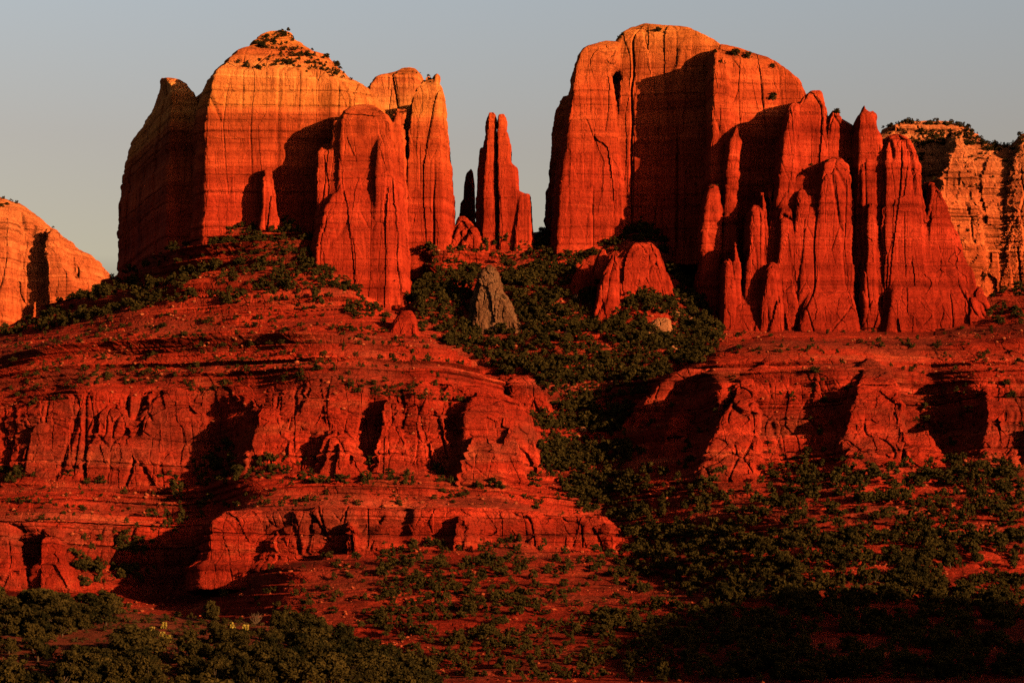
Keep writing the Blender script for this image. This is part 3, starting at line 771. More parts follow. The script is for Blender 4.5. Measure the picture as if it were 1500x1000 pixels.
outcrop('rock_mound', 'pale orange rubbly mound between the left butte and the twin fingers', 'outcrop', 684, 364, [('mound', [
    ([(380,645,725),(360,655,712),(345,662,703),(334,667,696),(324,670,688),(317,673,682)], 0, 18, dict(batter=0.3))], 34)], M_right, h=0.5, scale=0.5, bed=0.3, rough=2.4, joint=1.5)
outcrop('rock_mound', 'round pale red rock knob at the foot of the left butte tower', 'outcrop', 590, 488, [('mound', [
    ([(520,550,624),(500,562,616),(480,572,612),(465,580,610),(455,588,604)], 0, 16, dict(batter=0.2))], 35)], M_right, h=0.5, scale=0.5, bed=0.3, rough=1.6)
outcrop('rock_mound', 'pale banded rock hump among trees right of the saddle gully', 'outcrop', 962, 498, [('mound', [
    ([(540,910,1010),(500,933,989),(480,945,985),(466,960,982)], 0, 16, dict(batter=0.4))], 36)], M_pale, h=0.5, scale=0.5, bed=0.4, rough=1.8)
print('rocks', round(time.time() - T0, 1))

# ------------------------------------------------------------------ far mesas
b = thing('sandstone_mesa', 'far sunlit orange mesa on the left edge with two dark vertical clefts', 'mesa', (WX(60, 2000), 2000, WZ(490, 2000)))
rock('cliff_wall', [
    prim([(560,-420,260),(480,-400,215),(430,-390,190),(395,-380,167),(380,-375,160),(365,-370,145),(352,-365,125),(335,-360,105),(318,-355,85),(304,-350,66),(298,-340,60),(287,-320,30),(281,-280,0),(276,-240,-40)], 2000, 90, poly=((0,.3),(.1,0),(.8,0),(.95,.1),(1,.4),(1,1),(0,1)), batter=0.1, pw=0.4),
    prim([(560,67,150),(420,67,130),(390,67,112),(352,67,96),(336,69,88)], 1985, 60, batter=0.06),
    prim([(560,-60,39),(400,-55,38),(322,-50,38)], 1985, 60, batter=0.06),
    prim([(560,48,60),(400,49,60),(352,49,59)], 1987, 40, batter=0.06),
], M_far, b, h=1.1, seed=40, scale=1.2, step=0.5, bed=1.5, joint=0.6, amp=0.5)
b = thing('sandstone_mesa', 'far blocky orange ridge on the right edge with scrub along its crest', 'mesa', (WX(1420, 1800), 1800, WZ(440, 1800)))
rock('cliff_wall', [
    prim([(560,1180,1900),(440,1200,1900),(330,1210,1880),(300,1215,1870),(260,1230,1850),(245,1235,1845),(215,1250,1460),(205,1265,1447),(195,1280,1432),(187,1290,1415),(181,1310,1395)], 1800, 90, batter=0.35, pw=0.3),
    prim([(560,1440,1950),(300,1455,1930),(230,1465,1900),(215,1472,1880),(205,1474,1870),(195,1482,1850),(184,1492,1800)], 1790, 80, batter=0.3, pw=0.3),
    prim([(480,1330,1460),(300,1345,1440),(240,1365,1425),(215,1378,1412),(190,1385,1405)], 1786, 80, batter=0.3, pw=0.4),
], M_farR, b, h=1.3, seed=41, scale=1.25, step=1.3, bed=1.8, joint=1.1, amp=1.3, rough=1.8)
print('mesas', round(time.time() - T0, 1))

# ------------------------------------------------------------------ ground sheet, foreground hill, and the off-frame hill that shades the lower right corner
g = 9000.0
def grid_mesh(name, xs, ys, zf, mat):
    X, Yg = np.meshgrid(xs, ys, indexing='ij')
    Z = zf(X, Yg)
    v = np.stack([X, Yg, Z], -1).reshape(-1, 3)
    n2 = len(ys)
    ii = np.arange(len(xs) - 1)[:, None] * n2 + np.arange(n2 - 1)[None]
    q = np.stack([ii, ii + n2, ii + n2 + 1, ii + 1], -1).reshape(-1, 4)
    return make_mesh(name, v, q, mat), v, q
xs = np.concatenate([np.linspace(-9000, -600, 30), np.linspace(-560, 560, 60), np.linspace(600, 9000, 30)])
ys = np.concatenate([np.linspace(-2000, -50, 20), np.linspace(0, 1500, 60), np.linspace(1600, 14000, 40)])
o, _, _ = grid_mesh('ground', xs, ys, lambda X, Y: -4.0 + 1.2 * fbm(X / 60, Y / 60, 0 * X, 3, 5), M_soil)
tag(o, 'dark reddish valley floor', kind='structure')

def fore_z(X, Y):
    px = 750 + X / np.maximum(Y, 50) * F
    top = np.interp(px, [-900, -300, 0, 200, 400, 470, 560, 640, 720, 900], [870, 885, 893, 898, 915, 930, 968, 1010, 1060, 1200])
    crest = np.clip(WZ(top, 440.0), -8, None)
    prof = np.where(Y < 440, sstep(250, 440, Y), 1 - sstep(440, 640, Y) * 1.0)
    # keep the near side gentle so its plants show
    near = np.clip((Y - 300) / 140, 0, 1)
    prof = np.where(Y < 440, np.where(Y > 300, 0.12 + 0.88 * near ** 0.9, 0.12 * sstep(200, 300, Y)), prof)
    return -6 + (crest + 6) * prof + 1.0 * fbm(X / 14, Y / 14, 0 * X, 4, 15) + 0.25 * fbm(X / 2.5, Y / 2.5, 0 * X, 2, 16)
FO, FV, FQ = grid_mesh('foreground_hill', np.arange(-330, 60, 1.0), np.arange(180, 640, 1.0), fore_z, M_soil)
tag(FO, 'dark brush-covered foreground hill in the lower left', kind='structure')

def shade_z(X, Y):
    h = 122 * np.exp(-((X - 400) / 105) ** 2 - ((Y - 540) / np.where(Y < 540, 290, 165)) ** 2)
    return -6 + h + 2.5 * fbm(X / 40, Y / 40, 0 * X, 4, 25)
o, _, _ = grid_mesh('hill', np.arange(170, 760, 5.0), np.arange(0, 1000, 5.0), shade_z, M_soil)
tag(o, 'hill beyond the right edge', kind='structure')

# ------------------------------------------------------------------ what hides what: depth of the rocks on a coarse raster
CELL = 3.0
ZB = np.full((int(1500 / CELL), int(1000 / CELL)), 1e9, np.float32)
for v, q in ROCKS.values():
    px, py = project(v)
    i = (px / CELL).astype(int); j = (py / CELL).astype(int)
    m = (i >= 0) & (j >= 0) & (i < ZB.shape[0]) & (j < ZB.shape[1])
    np.minimum.at(ZB, (i[m], j[m]), v[m, 1])
# the foreground hill hides too
fpx, fpy = project(FV)
fm = (FV[:, 1] > 380) & (fpx > -5) & (fpx < 1500) & (fpy > 0) & (fpy < 1000)
FTOP = np.full(ZB.shape[0], 1000.0)
np.minimum.at(FTOP, (fpx[fm] / CELL).astype(int).clip(0, ZB.shape[0] - 1), fpy[fm])

def inside(poly, x, y):
    r = np.zeros(x.shape, bool); n = len(poly)
    for i in range(n):
        x0, y0 = poly[i]; x1, y1 = poly[(i + 1) % n]
        if y0 == y1: continue
        c = ((y0 > y) != (y1 > y)) & (x < (x1 - x0) * (y - y0) / (y1 - y0) + x0)
        r ^= c
    return r

# visible hillside points
mn = np.minimum.accumulate(HPY, axis=1)
VIS = np.zeros(HPY.shape, bool); VIS[:, 1:] = HPY[:, 1:] < mn[:, :-1] + 0.3
VIS &= (HPX > -15) & (HPX < 1515) & (HPY > 0) & (HPY < 1010)
ci = (HPX / CELL).astype(int).clip(0, ZB.shape[0] - 1); cj = (HPY / CELL).astype(int).clip(0, ZB.shape[1] - 1)
VIS &= HV[:, :, 1] < ZB[ci, cj] + 3
VIS &= HPY < FTOP[ci] + 15
dpx = np.abs(np.gradient(HPX, axis=0)); dpy = np.abs(np.gradient(HPY, axis=1))
AREA = np.minimum(dpx * dpy, 6.0)
hsteep = np.abs(np.gradient(HV[:, :, 2], axis=1)) / (np.abs(np.gradient(HV[:, :, 1], axis=1)) + 0.05)
LCL = noise(HV[:, :, 0] / 38, HV[:, :, 2] / 2.6, 0 * HV[:, :, 0], 103)
CLUMP = fbm(HV[:, :, 0] / 16, HV[:, :, 1] / 16, 0 * HV[:, :, 0], 3, 101)

ZONES = [  # name for labels, polygon on the photo, trees per 1000 square px, height range, clumping
 ('in wooded saddle', [(598,375),(668,362),(690,352),(800,345),(840,346),(900,328),(955,300),(978,365),(1012,402),(1045,470),(1062,490),(1030,538),(960,585),(915,620),(915,690),(830,690),(775,610),(745,560),(690,520),(620,492),(602,460)], 34.0, (2.2, 4.8), 0.45),
 ('in gully under saddle', [(765,610),(915,610),(930,720),(1010,850),(960,840),(905,790),(800,700)], 22.0, (2.4, 4.6), 0.5),
 ('on brushy right slope', [(915,690),(1040,672),(1120,690),(1200,668),(1290,690),(1380,668),(1500,690),(1500,800),(1050,800),(985,790)], 7.5, (2.2, 4.4), 0.9),
 ('on dark lower right slope', [(985,790),(1500,790),(1500,890),(1050,885)], 11.0, (2.4, 4.6), 0.7),
 ('in shaded lower right hollow', [(1050,880),(1500,885),(1500,1000),(950,1000)], 5.0, (2.4, 4.4), 0.6),
 ('on low middle talus', [(560,800),(900,790),(990,840),(1110,905),(1000,1000),(600,1000),(540,900)], 8.0, (1.2, 3.4), 0.9),
 ('above foreground brush', [(200,830),(440,810),(560,800),(560,930),(430,900),(300,870)], 3.5, (1.2, 2.8), 0.9),
 ('on left butte talus', [(0,484),(120,425),(170,398),(290,352),(400,316),(420,316),(455,355),(530,432),(575,470),(560,478),(440,440),(330,448),(300,440),(150,468),(0,500)], 18.0, (1.8, 4.4), 0.7),
 ('on left apron ledges', [(0,500),(150,470),(320,448),(440,445),(600,490),(700,545),(745,600),(560,585),(430,560),(300,575),(100,590),(0,600)], 9.0, (0.7, 2.4), 1.3),
 ('at left cliff foot', [(0,690),(240,688),(320,680),(380,672),(560,672),(660,675),(765,680),(800,720),(600,716),(300,712),(0,712)], 9.0, (1.4, 3.8), 1.0),
 ('on left bench', [(0,712),(300,712),(600,716),(800,720),(900,760),(560,745),(430,750),(300,745),(0,770)], 6.0, (0.7, 2.2), 1.2),
 ('in dark left ravine', [(330,640),(370,700),(300,760),(200,862),(120,862),(100,800),(240,740)], 3.6, (2.0, 4.4), 0.6),
 ('on low left cliffs', [(0,770),(120,775),(100,862),(0,862)], 1.2, (1.0, 3.0), 0.9),
 ('on right tower ledge', [(1090,478),(1240,480),(1440,480),(1500,490),(1500,525),(1300,525),(1180,520),(1060,520)], 4.0, (0.8, 2.4), 1.3),
 ('on far right shoulder', [(1430,420),(1500,405),(1500,480),(1450,480)], 6.0, (2.0, 3.8), 0.5),
 ('among right cliffs', [(920,610),(1030,540),(1180,520),(1500,525),(1500,690),(1300,690),(930,690)], 1.6, (1.0, 3.0), 1.1),
]
rng = np.random.default_rng(11)
TREES = []      # x, y, z, height, zone, px, py
for zi, (zn, poly, den, (h0, h1), cl) in enumerate(ZONES):
    m = VIS & inside(poly, HPX, HPY)
    w = 1.25 * AREA * den / 1000.0 * np.clip(1 + cl * 2.2 * (CLUMP if cl < 1.1 else 0.5 * CLUMP + 0.7 * LCL), 0.02, 3.5) * (1 - 0.75 * sstep(1.6, 3.5, hsteep))
    pick = m & (rng.random(m.shape) < w)
    for i, t in np.argwhere(pick):
        x, y, z = HV[i, t]
        h = 1.42 * (h0 + (h1 - h0) * rng.random() ** 1.5)
        TREES.append((x, y, z, h, zi, HPX[i, t], HPY[i, t]))
# thin out the ones standing in each other
rng.shuffle(TREES)
grid_ = {}; keep = []
for t in TREES:
    k = (int(t[0] // 5), int(t[1] // 5)); ok = True
    for a in (-1, 0, 1):
        for b_ in (-1, 0, 1):
            for o_ in grid_.get((k[0] + a, k[1] + b_), ()):
                if (o_[0] - t[0]) ** 2 + (o_[1] - t[1]) ** 2 < (0.19 * (o_[3] + t[3])) ** 2: ok = False
    if ok: grid_.setdefault(k, []).append(t); keep.append(t)
TREES = keep
# foreground brush
FZ = len(ZONES)
def fore_ground(x, y): return float(fore_z(np.array([x]), np.array([y]))[0])
fore = []
for _ in range(9000):
    y = rng.uniform(300, 455); px = rng.uniform(-30, 720); x = WX(px, y)
    cl = noise(x / 9, y / 9, 0, 121)
    z = fore_ground(x, y); py = HY - z / y * F
    if py > 1030 or z < 3: continue
    if cl < -0.25 and rng.random() < 0.8: continue
    bare = min(((px - 235) / 70) ** 2 + ((py - 925) / 22) ** 2, ((px - 350) / 50) ** 2 + ((py - 925) / 14) ** 2, ((px - 115) / 40) ** 2 + ((py - 952) / 12) ** 2)
    if bare < 0.25: continue
    h = rng.uniform(0.6, 1.4) if bare < 1.4 else rng.uniform(2.8, 5.0) if rng.random() < 0.5 else rng.uniform(1.2, 2.8)
    if any((o_[0] - x) ** 2 + (o_[1] - y) ** 2 < (0.24 * (o_[3] + h)) ** 2 for o_ in fore): continue
    fore.append((x, y, z, h, FZ, px, py))
    if len(fore) >= 520: break
print('trees', len(TREES), 'fore', len(fore), round(time.time() - T0, 1))

# scrub on the rock tops and ledges
TOPZ = [
 ([(340,100),(380,58),(420,45),(475,75),(512,92),(522,122),(430,104),(380,104)], 11.0, (1.4, 2.8)),
 ([(895,62),(940,36),(1055,70),(1130,92),(1185,130),(1160,150),(1090,112),(1040,90),(930,66)], 2.5, (1.2, 2.6)),
 ([(1280,175),(1500,170),(1500,215),(1460,225),(1420,215),(1360,215),(1340,270),(1300,230)], 22.0, (2.0, 4.2)),
 ([(1300,215),(1500,215),(1500,440),(1400,440)], 2.0, (1.6, 3.6)),
 ([(-5,272),(60,290),(130,345),(172,392),(160,400),(110,360),(40,312),(-5,305)], 6.0, (1.8, 4.0)),
 ([(525,118),(600,100),(650,104),(650,135),(530,140)], 4.0, (0.8, 1.8)),
 ([(1180,230),(1245,230),(1250,265),(1170,275)], 2.5, (0.8, 2.0)),
 ([(1018,262),(1060,262),(1060,290),(1018,290)], 14.0, (0.8, 1.8)),
 ([(1190,150),(1245,158),(1240,185),(1190,180)], 3.0, (0.8, 1.8)),
]
TOPS = []; RV = []
for (v, q), hs in zip(ROCKS.values(), SPACING):
    n = normals(v, q); px, py = project(v)
    ci_ = (px / CELL).astype(int).clip(0, ZB.shape[0] - 1); cj_ = (py / CELL).astype(int).clip(0, ZB.shape[1] - 1)
    ok = (n[:, 2] > 0.35) & (v[:, 1] < ZB[ci_, cj_] + 4) & (py < 560) & (px > -10) & (px < 1510)
    a = np.abs(n[:, 1]) + 0.25
    RV.append((v[ok], px[ok], py[ok], a[ok], 1.1 * hs * hs * (1.0 if v[0, 1] < 1500 else 0.6)))
for poly, den, (h0, h1) in TOPZ:
    for v, px, py, a, sp in RV:
        m = inside(poly, px, py) & (rng.random(len(px)) < den / 1000.0 * 6.0 * sp * a * np.clip(1 + 2 * noise(v[:, 0] / 14, v[:, 1] / 14, v[:, 2] / 14, 141), 0.05, 3))
        for k in np.argwhere(m)[:, 0]:
            if (v[k, 1] > 1500) != (h1 > 3.3): continue
            TOPS.append(dict(x=v[k, 0], y=v[k, 1], z=v[k, 2], h=rng.uniform(h0, h1), px=px[k], py=py[k]))
RVV = np.concatenate([r[0] for r in RV]); RPX = np.concatenate([r[1] for r in RV]); RPY = np.concatenate([r[2] for r in RV])
def rock_at(px, py):
    return RVV[np.argmin((RPX - px) ** 2 + (RPY - py) ** 2)]

# ------------------------------------------------------------------ plants
def leaf_cloud(n_lobes, n_leaf, size, seed, conical=0.0, flat=0.75):
    """many small leaf sprays spread over uneven lobes; unit height"""
    r = np.random.default_rng(seed)
    vs = []
    for k in range(n_lobes):
        u = r.random()
        zc = 0.2 + 0.62 * u
        rad = (0.46 * math.sqrt(max(1 - ((zc - 0.42) / 0.56) ** 2, 0.05))) * (1 - conical * (zc - 0.2))
        a = r.uniform(0, 2 * math.pi); d = rad * r.uniform(0.2, 1.05)
        c = np.array([math.cos(a) * d, math.sin(a) * d, zc])
        lr = r.uniform(0.08, 0.19) * (1 - 0.4 * conical * u)
        dirs = r.normal(size=(n_leaf, 3)); dirs /= np.linalg.norm(dirs, axis=1, keepdims=True)
        dirs[:, 2] *= flat
        p = c + dirs * lr * r.uniform(0.55, 1.08, (n_leaf, 1))
        p[:, 2] = np.maximum(p[:, 2], 0.03)
        nrm = dirs + 0.7 * r.normal(size=(n_leaf, 3)); nrm /= np.linalg.norm(nrm, axis=1, keepdims=True)
        t1 = np.cross(nrm, r.normal(size=(n_leaf, 3))); t1 /= np.linalg.norm(t1, axis=1, keepdims=True)
        t2 = np.cross(nrm, t1)
        s1 = size * r.uniform(0.6, 1.4, (n_leaf, 1)); s2 = size * r.uniform(0.35, 0.8, (n_leaf, 1))
        vs.append(np.stack([p - t1 * s1, p - t2 * s2 * 0.8, p + t1 * s1, p + t2 * s2], 1))
    v = np.concatenate(vs).reshape(-1, 3)
    return v, np.arange(len(v)).reshape(-1, 4)

def tube(pts, radii, n=6):
    pts = np.array(pts, float); vs = []; fs = []
    for i, p in enumerate(pts):
        d = pts[min(i + 1, len(pts) - 1)] - pts[max(i - 1, 0)]; d /= np.linalg.norm(d) + 1e-9
        a = np.cross(d, [0.3, 0.9, 0.1]); a /= np.linalg.norm(a); c = np.cross(d, a)
        for k in range(n):
            t = 2 * math.pi * k / n
            vs.append(p + radii[i] * (math.cos(t) * a + math.sin(t) * c))
        if i:
            b0 = (i - 1) * n
            for k in range(n): fs.append((b0 + k, b0 + (k + 1) % n, b0 + n + (k + 1) % n, b0 + n + k))
    return np.array(vs), np.array(fs)

def merge(parts):
    vs = []; fs = []; o = 0
    for v, f in parts:
        vs.append(v); fs.append(f + o); o += len(v)
    return np.concatenate(vs), np.concatenate(fs)

def trunk_mesh(seed):
    r = random.Random(seed); parts = []
    lean = [(r.uniform(-.04, .04), r.uniform(-.04, .04)) for _ in range(4)]
    pts = [(0, 0, -0.12), (lean[0][0], lean[0][1], 0.12), (lean[1][0] * 1.6, lean[1][1] * 1.6, 0.34), (lean[2][0] * 2, lean[2][1] * 2, 0.62)]
    parts.append(tube(pts, [0.055, 0.045, 0.032, 0.012], 7))
    for k in range(5):
        a = r.uniform(0, 6.28); z = r.uniform(0.08, 0.4); l = r.uniform(0.2, 0.36)
        p0 = (pts[1][0] * z, pts[1][1] * z, z)
        p1 = (math.cos(a) * l * 0.5, math.sin(a) * l * 0.5, z + 0.12); p2 = (math.cos(a) * l, math.sin(a) * l, z + r.uniform(0.18, 0.34))
        parts.append(tube([p0, p1, p2], [0.026, 0.018, 0.006], 5))
    return merge(parts)

PROTO = []
for k in range(9):
    con = (0, 0, 0.2, 0, 0.5, 0, 0.1, 0.3, 0)[k]
    cv, cf = leaf_cloud(30, 80, 0.052, 200 + k, con)
    wid = (1.15, 1.3, 1.0, 1.45, 0.85, 1.2, 1.1, 0.95, 1.35)[k]
    cv[:, :2] *= wid
    mc = make_mesh('crown', cv, cf, M_leaf, None, False); mt = make_mesh('trunk', *trunk_mesh(300 + k), M_bark)
    PROTO.append((mc.data, mt.data, con, wid))
    bpy.data.objects.remove(mc); bpy.data.objects.remove(mt)
LOW = []
for k in range(14):
    v, f = leaf_cloud(11 + k % 7 * 2, 26, 0.085, 400 + k, (0, 0.8, 0.3, 0, 0.6)[k % 5])
    v[:, :2] *= (1.0, 0.75, 1.5, 0.9, 1.25)[k % 5]
    LOW.append(v.reshape(-1, 4, 3))

# the 300 that show largest become trees of their own, the rest one mass
ALL = [dict(x=t[0], y=t[1], z=t[2], h=t[3], zone=t[4], px=t[5], py=t[6]) for t in list(TREES) + fore]
for t in ALL: t['size'] = t['h'] / t['y'] * F
ALL.sort(key=lambda t: -t['size'])
BIG = [t for t in ALL if -10 < t['px'] < 1510 and t['py'] < 1000 + 0.5 * t['size']][:300]
ids = set(id(t) for t in BIG)
REST = [t for t in ALL if id(t) not in ids]
ORD = ['leftmost', 'second from the left', 'third from the left', 'fourth from the left', 'fifth from the left', 'sixth from the left', 'seventh from the left', 'eighth from the left', 'ninth from the left', 'tenth from the left']
for t in BIG:
    t['proto'] = int(rng.integers(0, 9)); con, wid = PROTO[t['proto']][2:]
    t['shape'] = 'pointed' if con >= 0.3 else ('broad' if wid >= 1.3 else 'round')
    if t['zone'] == FZ:
        t['where'] = 'foreground brush'
        t['place'] = 'on foreground hill crest' if t['py'] < 918 else ('amid foreground brush' if t['py'] < 960 else 'along bottom edge')
    else:
        t['where'] = 'slope trees'; t['place'] = ZONES[t['zone']][0]
    t['key'] = (t['place'], int(t['px'] // 110))
groups = {}
for t in BIG: groups.setdefault(t['key'], []).append(t)
LAND = [(0, 110, 'at left edge'), (110, 290, 'below shaded left wall'), (290, 460, 'below lit dome wall'), (460, 600, 'below front tower'), (600, 690, 'below left butte end'), (690, 800, 'below twin fingers'), (800, 900, 'below right butte corner'), (900, 1030, 'below long shadow'), (1030, 1180, 'below thin fins'), (1180, 1250, 'below domed tower'), (1250, 1440, 'below rightmost tower'), (1440, 1600, 'at right edge')]
seen_lab = {}
def land(px):
    for a, b_, n in LAND:
        if px < b_: return n
    return LAND[-1][2]
buckets = {}
for t in BIG: buckets.setdefault((t['shape'], t['place'], land(t['px'])), []).append(t)
for (sh, pl, ln), L_ in buckets.items():
    L_.sort(key=lambda t: t['px'])
    for k, t in enumerate(L_):
        big = '' if len(L_) == 1 else ((ORD[k] + ' of ') if k < len(ORD) else 'one of the right-hand ')
        t['label'] = (f"{big}{sh} juniper{'' if len(L_) == 1 else 's'} {pl} {ln}")
for t in BIG:
    mc, mt, con, wid = PROTO[t['proto']]
    o = thing('juniper_tree', t['label'], 'tree', (t['x'], t['y'], t['z'] - 0.1), 'junipers in the ' + ('foreground brush' if t['zone'] == FZ else 'woods on the slopes'))
    o.rotation_euler = (0, 0, rng.uniform(0, 6.28)); s_ = t['h']; o.scale = (s_, s_, s_ * rng.uniform(0.9, 1.12))
    for nm, me in (('crown', mc), ('trunk', mt)):
        c = bpy.data.objects.new(nm, me); COL.objects.link(c); c.parent = o

def stuff_mass(name, items, mat, label, lib, flat=False):
    out = []
    for t in items:
        L_ = lib[int(rng.integers(0, len(lib)))]
        a = rng.uniform(0, 6.28); c, s_ = math.cos(a), math.sin(a)
        m = np.array([[c, -s_, 0], [s_, c, 0], [0, 0, 1]]) * t['h']
        if flat: m[2] *= rng.uniform(0.5, 0.8)
        out.append(L_ @ m.T + np.array([t['x'], t['y'], t['z'] - 0.1]))
    v = np.concatenate(out).reshape(-1, 3)
    o = make_mesh(name, v, np.arange(len(v)).reshape(-1, 4), mat, None, False)
    return tag(o, label, kind='stuff')
stuff_mass('woodland', REST, M_leaf, 'dark juniper and pinyon woodland covering the saddle and slopes', LOW)
stuff_mass('scrub', TOPS, M_scrub, 'low dark scrub growing on the rock tops and ledges', LOW)
for px, py, h, lab in ((965,47,3.2,'small juniper on the skyline of the right butte left of its crack'), (1077,82,4.0,'left juniper of the skyline pair on the right butte shoulder'), (1096,86,4.4,'right juniper of the skyline pair on the right butte shoulder'),
                       (1132,100,3.0,'lone small juniper on the sloping right shoulder skyline'), (1133,150,4.5,'juniper on the pale shoulder beside the red back tower'), (1226,166,3.0,'tiny juniper on the skyline between the two back towers'),
                       (497,94,3.4,'juniper on the right rim of the left butte cap'), (384,70,3.6,'dark juniper on the left rim of the left butte cap')):
    p = rock_at(px, py)
    mc, mt, con, wid = PROTO[int(rng.integers(0, 9))]
    o = thing('juniper_tree', lab, 'tree', (float(p[0]), float(p[1]), float(p[2]) - 0.3), 'junipers on the butte tops')
    o.rotation_euler = (0, 0, rng.uniform(0, 6.28)); o.scale = (h, h, h)
    for nm, me in (('crown', mc), ('trunk', mt)):
        c = bpy.data.objects.new(nm, me); COL.objects.link(c); c.parent = o

# ------------------------------------------------------------------ boulders and scree
def stone(seed, n=3):
    """a rough angular stone, unit size"""
    r = np.random.default_rng(seed)
    import bmesh
    bm = bmesh.new(); bmesh.ops.create_icosphere(bm, subdivisions=n, radius=0.5)
    v = np.array([w.co[:] for w in bm.verts]); f = np.array([[w.index for w in q.verts] for q in bm.faces]); bm.free()
    v *= r.uniform(0.7, 1.25, 3) * (1, 1, 0.8)
    for _ in range(9):                                       # cleave flat faces
        d = r.normal(size=3); d /= np.linalg.norm(d); o = r.uniform(0.26, 0.40)
        ex = v @ d - o; v -= np.where(ex > 0, ex, 0)[:, None] * d
    v += 0.035 * np.stack([fbm(v[:, 0] * 5, v[:, 1] * 5, v[:, 2] * 5, 3, seed + 7 * k) for k in range(3)], 1)
    return v, f
STONES = []
for k in range(5):
    o = make_mesh('stone', *stone(500 + k, 4), M_pale, None, False); STONES.append(o.data); bpy.data.objects.remove(o)
for px, py, w, lab in (
    (800,466,11,'pale rounded boulder among saddle trees right of the grey cone'), (772,478,9,'small pale boulder just right of the grey cone foot'),
    (1002,446,14,'tall pale boulder high on the slope beside the dark cliff'), (990,462,12,'pale boulder under the tall one beside the dark cliff'),
    (1012,470,9,'small pale boulder right of the pale banded hump'), (985,512,10,'pale boulder below the banded hump'),
    (862,538,9,'pale flat boulder in the middle of the wooded gully'), (830,490,8,'small pale boulder above the middle of the gully'),
    (845,440,13,'orange block below the tilted slabs'), (895,450,10,'orange block at the left foot of the square outcrop'),
    (950,545,17,'large orange boulder at the head of the right ridge'), (915,553,9,'orange boulder left of the right ridge head'),
    (854,632,11,'pale orange boulder low in the gully'), (846,640,7,'small orange boulder beside the low gully boulder'),
    (880,642,7,'lowest small pale boulder in the gully'), (800,655,8,'pale boulder right of the left cliff end'),
    (878,745,9,'orange boulder left of the gully mouth'), (918,740,12,'orange boulder at the gully mouth'),
    (715,940,9,'bright boulder in the low middle talus brush'), (740,938,7,'small bright boulder right of its bright neighbour in low talus'),
    (1340,745,9,'pale slab boulder on the brushy right slope'), (1130,830,9,'orange boulder on the dark lower right slope'),
    (700,350,10,'orange boulder at the left foot of the twin fingers')):
    p = hill_at(px, py)
    o = bpy.data.objects.new('boulder', STONES[int(rng.integers(0, 5))]); COL.objects.link(o)
    sz = 1.25 * w / F * p[1]
    o.location = (float(p[0]), float(p[1]), float(p[2]) + 0.12 * sz); o.scale = (sz, sz, sz * 0.85); o.rotation_euler = (0, 0, rng.uniform(0, 6.28))
    tag(o, lab, 'boulder', 'boulders on the slopes')
def low_stone(seed):
    v, f = stone(seed, 1); v[:, 2] += 0.15
    return v, f
LST = [low_stone(600 + k) for k in range(8)]
m = VIS & (HPY > 345)
cl3 = fbm(HV[:, :, 0] / 22, HV[:, :, 1] / 22, 0 * HV[:, :, 0], 3, 151)
w = AREA * 13.0 / 1000.0 * np.clip(0.5 + 2.2 * cl3, 0.05, 2.5) * (1 - 0.9 * sstep(1.2, 2.5, hsteep))
out = []; fo = []; off = 0
for i, t in np.argwhere(m & (rng.random(m.shape) < w)):
    v, f = LST[int(rng.integers(0, 8))]
    a = rng.uniform(0, 6.28); sz = 0.45 + 2.0 * rng.random() ** 4
    c, s_ = math.cos(a) * sz, math.sin(a) * sz
    out.append(v @ np.array([[c, -s_, 0], [s_, c, 0], [0, 0, sz * 0.8]]).T + HV[i, t]); fo.append(f + off); off += len(v)
tag(make_mesh('scree', np.concatenate(out), np.concatenate(fo), M_scree, None, False), 'loose red and pale stones strewn over the slopes', kind='stuff')

# ------------------------------------------------------------------ foreground details: bare shrubs and prickly pear
def twigs(seed):
    r = random.Random(seed); parts = []
    for k in range(26):
        a = r.uniform(0, 6.28); t = r.uniform(0.1, 0.9); p = np.zeros(3); d = np.array([math.cos(a) * t, math.sin(a) * t, 1.0])
        pts = [p]
        for _ in range(4):
            d = d + np.array([r.uniform(-.4, .4), r.uniform(-.4, .4), r.uniform(-.1, .2)]); d /= np.linalg.norm(d)
            pts.append(pts[-1] + d * r.uniform(0.16, 0.28))
        parts.append(tube(pts, [0.016, 0.013, 0.010, 0.007, 0.003], 4))
        for q in (2, 3):
            e_ = [pts[q], pts[q] + np.array([r.uniform(-.2, .2), r.uniform(-.2, .2), r.uniform(.05, .22)])]
            parts.append(tube(e_, [0.008, 0.003], 4))
    return merge(parts)
TW = []
for k in range(3):
    o = make_mesh('twig', *twigs(700 + k), M_dry, None, False); TW.append(o.data); bpy.data.objects.remove(o)
def fore_point(px, py):
    for y in np.arange(300, 441, 1.0):
        x = WX(px, y); z = fore_ground(x, y)
        if HY - z / y * F <= py: return float(x), float(y), z
    return float(WX(px, 440.0)), 440.0, fore_ground(WX(px, 440.0), 440.0)
for px, py, h, lab in ((182,952,4.0,'tall bare brown shrub left of the yellow cactus patch'), (160,968,3.2,'bare brown shrub below and left of the tall bare one'), (70,925,3.4,'bare pale shrub on the left of the foreground brush'),
                       (375,905,3.2,'bare pale shrub near the foreground hill crest'), (100,990,3.0,'bare shrub at the bottom left of the photo'), (300,985,2.8,'bare shrub at the bottom right of the cactus clearing'), (520,990,2.6,'bare shrub at the right end of the foreground brush')):
    x, y, z = fore_point(px, py)
    o = bpy.data.objects.new('bare_shrub', TW[int(rng.integers(0, 3))]); COL.objects.link(o)
    o.location = (x, y, z - 0.1); o.scale = (h * 0.9, h * 0.9, h * 0.8); o.rotation_euler = (0, 0, rng.uniform(0, 6.28))
    tag(o, lab, 'shrub', 'bare shrubs in the foreground brush')
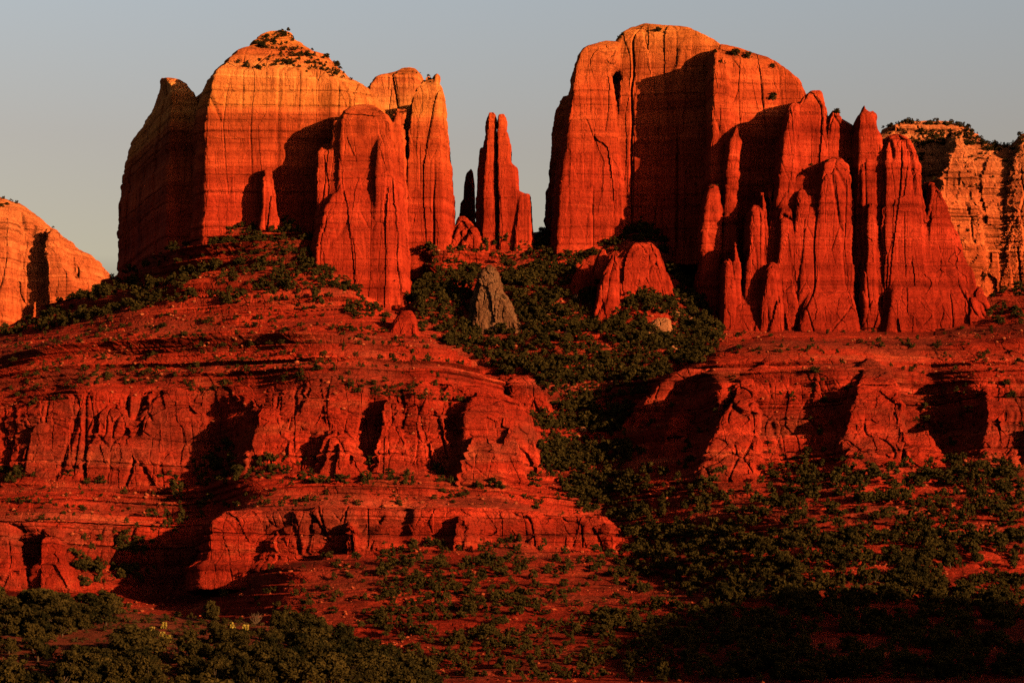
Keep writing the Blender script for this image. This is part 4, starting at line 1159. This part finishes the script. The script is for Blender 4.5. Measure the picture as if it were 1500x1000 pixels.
def cactus(seed):
    r = np.random.default_rng(seed); parts = []
    for k in range(40):
        c = np.array([r.normal() * 0.14, r.normal() * 0.14, 0.0])
        for lvl in range(int(r.integers(1, 4))):
            a = r.uniform(0, 6.28); n = np.array([math.cos(a), math.sin(a), r.uniform(-.3, .3)]); n /= np.linalg.norm(n)
            u_ = np.cross(n, [0, 0, 1]); u_ /= np.linalg.norm(u_); w_ = np.cross(u_, n)
            if w_[2] < 0: w_ = -w_
            ctr = c + w_ * 0.13 + np.array([0, 0, 0.02])
            ring = [ctr + 0.095 * math.cos(t) * u_ + 0.13 * math.sin(t) * w_ for t in np.linspace(0, 2 * math.pi, 10, endpoint=False)]
            v = np.array([q + n * 0.012 for q in ring] + [q - n * 0.012 for q in ring] + [ctr + n * 0.03, ctr - n * 0.03])
            f = []
            for q in range(10):
                q2 = (q + 1) % 10
                f += [(20, q, q2), (21, 10 + q2, 10 + q), (q, 10 + q, q2), (q2, 10 + q, 10 + q2)]
            parts.append((v, np.array(f)))
            c = ctr + w_ * 0.11 + u_ * r.uniform(-.06, .06)
    return merge(parts)
CA = []
for k in range(3):
    o = make_mesh('pad', *cactus(800 + k), M_cact, None, False); CA.append(o.data); bpy.data.objects.remove(o)
for px, py, h, lab in ((240,921,2.4,'yellowish prickly pear at the top of the bright patch'), (222,925,1.7,'yellowish prickly pear left of the bright patch'), (245,942,2.8,'largest yellowish prickly pear in the middle of the bright patch'), (238,934,2.0,'yellowish prickly pear just above the largest one'),
                       (270,953,2.0,'yellowish prickly pear right of and below the largest one'), (115,955,2.2,'yellowish prickly pear alone on the left'), (340,921,2.4,'left prickly pear of the row near the crest'), (360,925,2.4,'middle prickly pear of the row near the crest'),
                       (382,928,2.0,'right prickly pear of the row near the crest'), (412,934,2.4,'yellowish prickly pear among brush right of the crest row'), (440,958,2.0,'yellowish prickly pear low on the right of the brush'), (76,980,1.8,'yellowish prickly pear in the bottom left corner')):
    x, y, z = fore_point(px, py)
    o = bpy.data.objects.new('prickly_pear', CA[int(rng.integers(0, 3))]); COL.objects.link(o)
    h *= 0.8; o.location = (x, y, z); o.scale = (h, h * 0.8, h * 0.8); o.rotation_euler = (0, 0, rng.uniform(0, 6.28))
    tag(o, lab, 'cactus', 'prickly pears in the foreground')

BRUSH = []
for _ in range(9000):
    y = rng.uniform(300, 455); px = rng.uniform(-30, 720); x = WX(px, y); z = fore_ground(x, y); py = HY - z / y * F
    if py > 1030 or z < 3 or noise(x / 5, y / 5, 0, 131) < -0.15: continue
    BRUSH.append(dict(x=x, y=y, z=z, h=rng.uniform(0.35, 1.1), px=px, py=py))
    if len(BRUSH) >= 2200: break
M_grass = leaf_material('dry_brush', (0.030, 0.022, 0.008), (0.13, 0.085, 0.035))
stuff_mass('ground_brush', BRUSH, M_grass, 'low dry brush and grass between the foreground junipers', LOW, True)
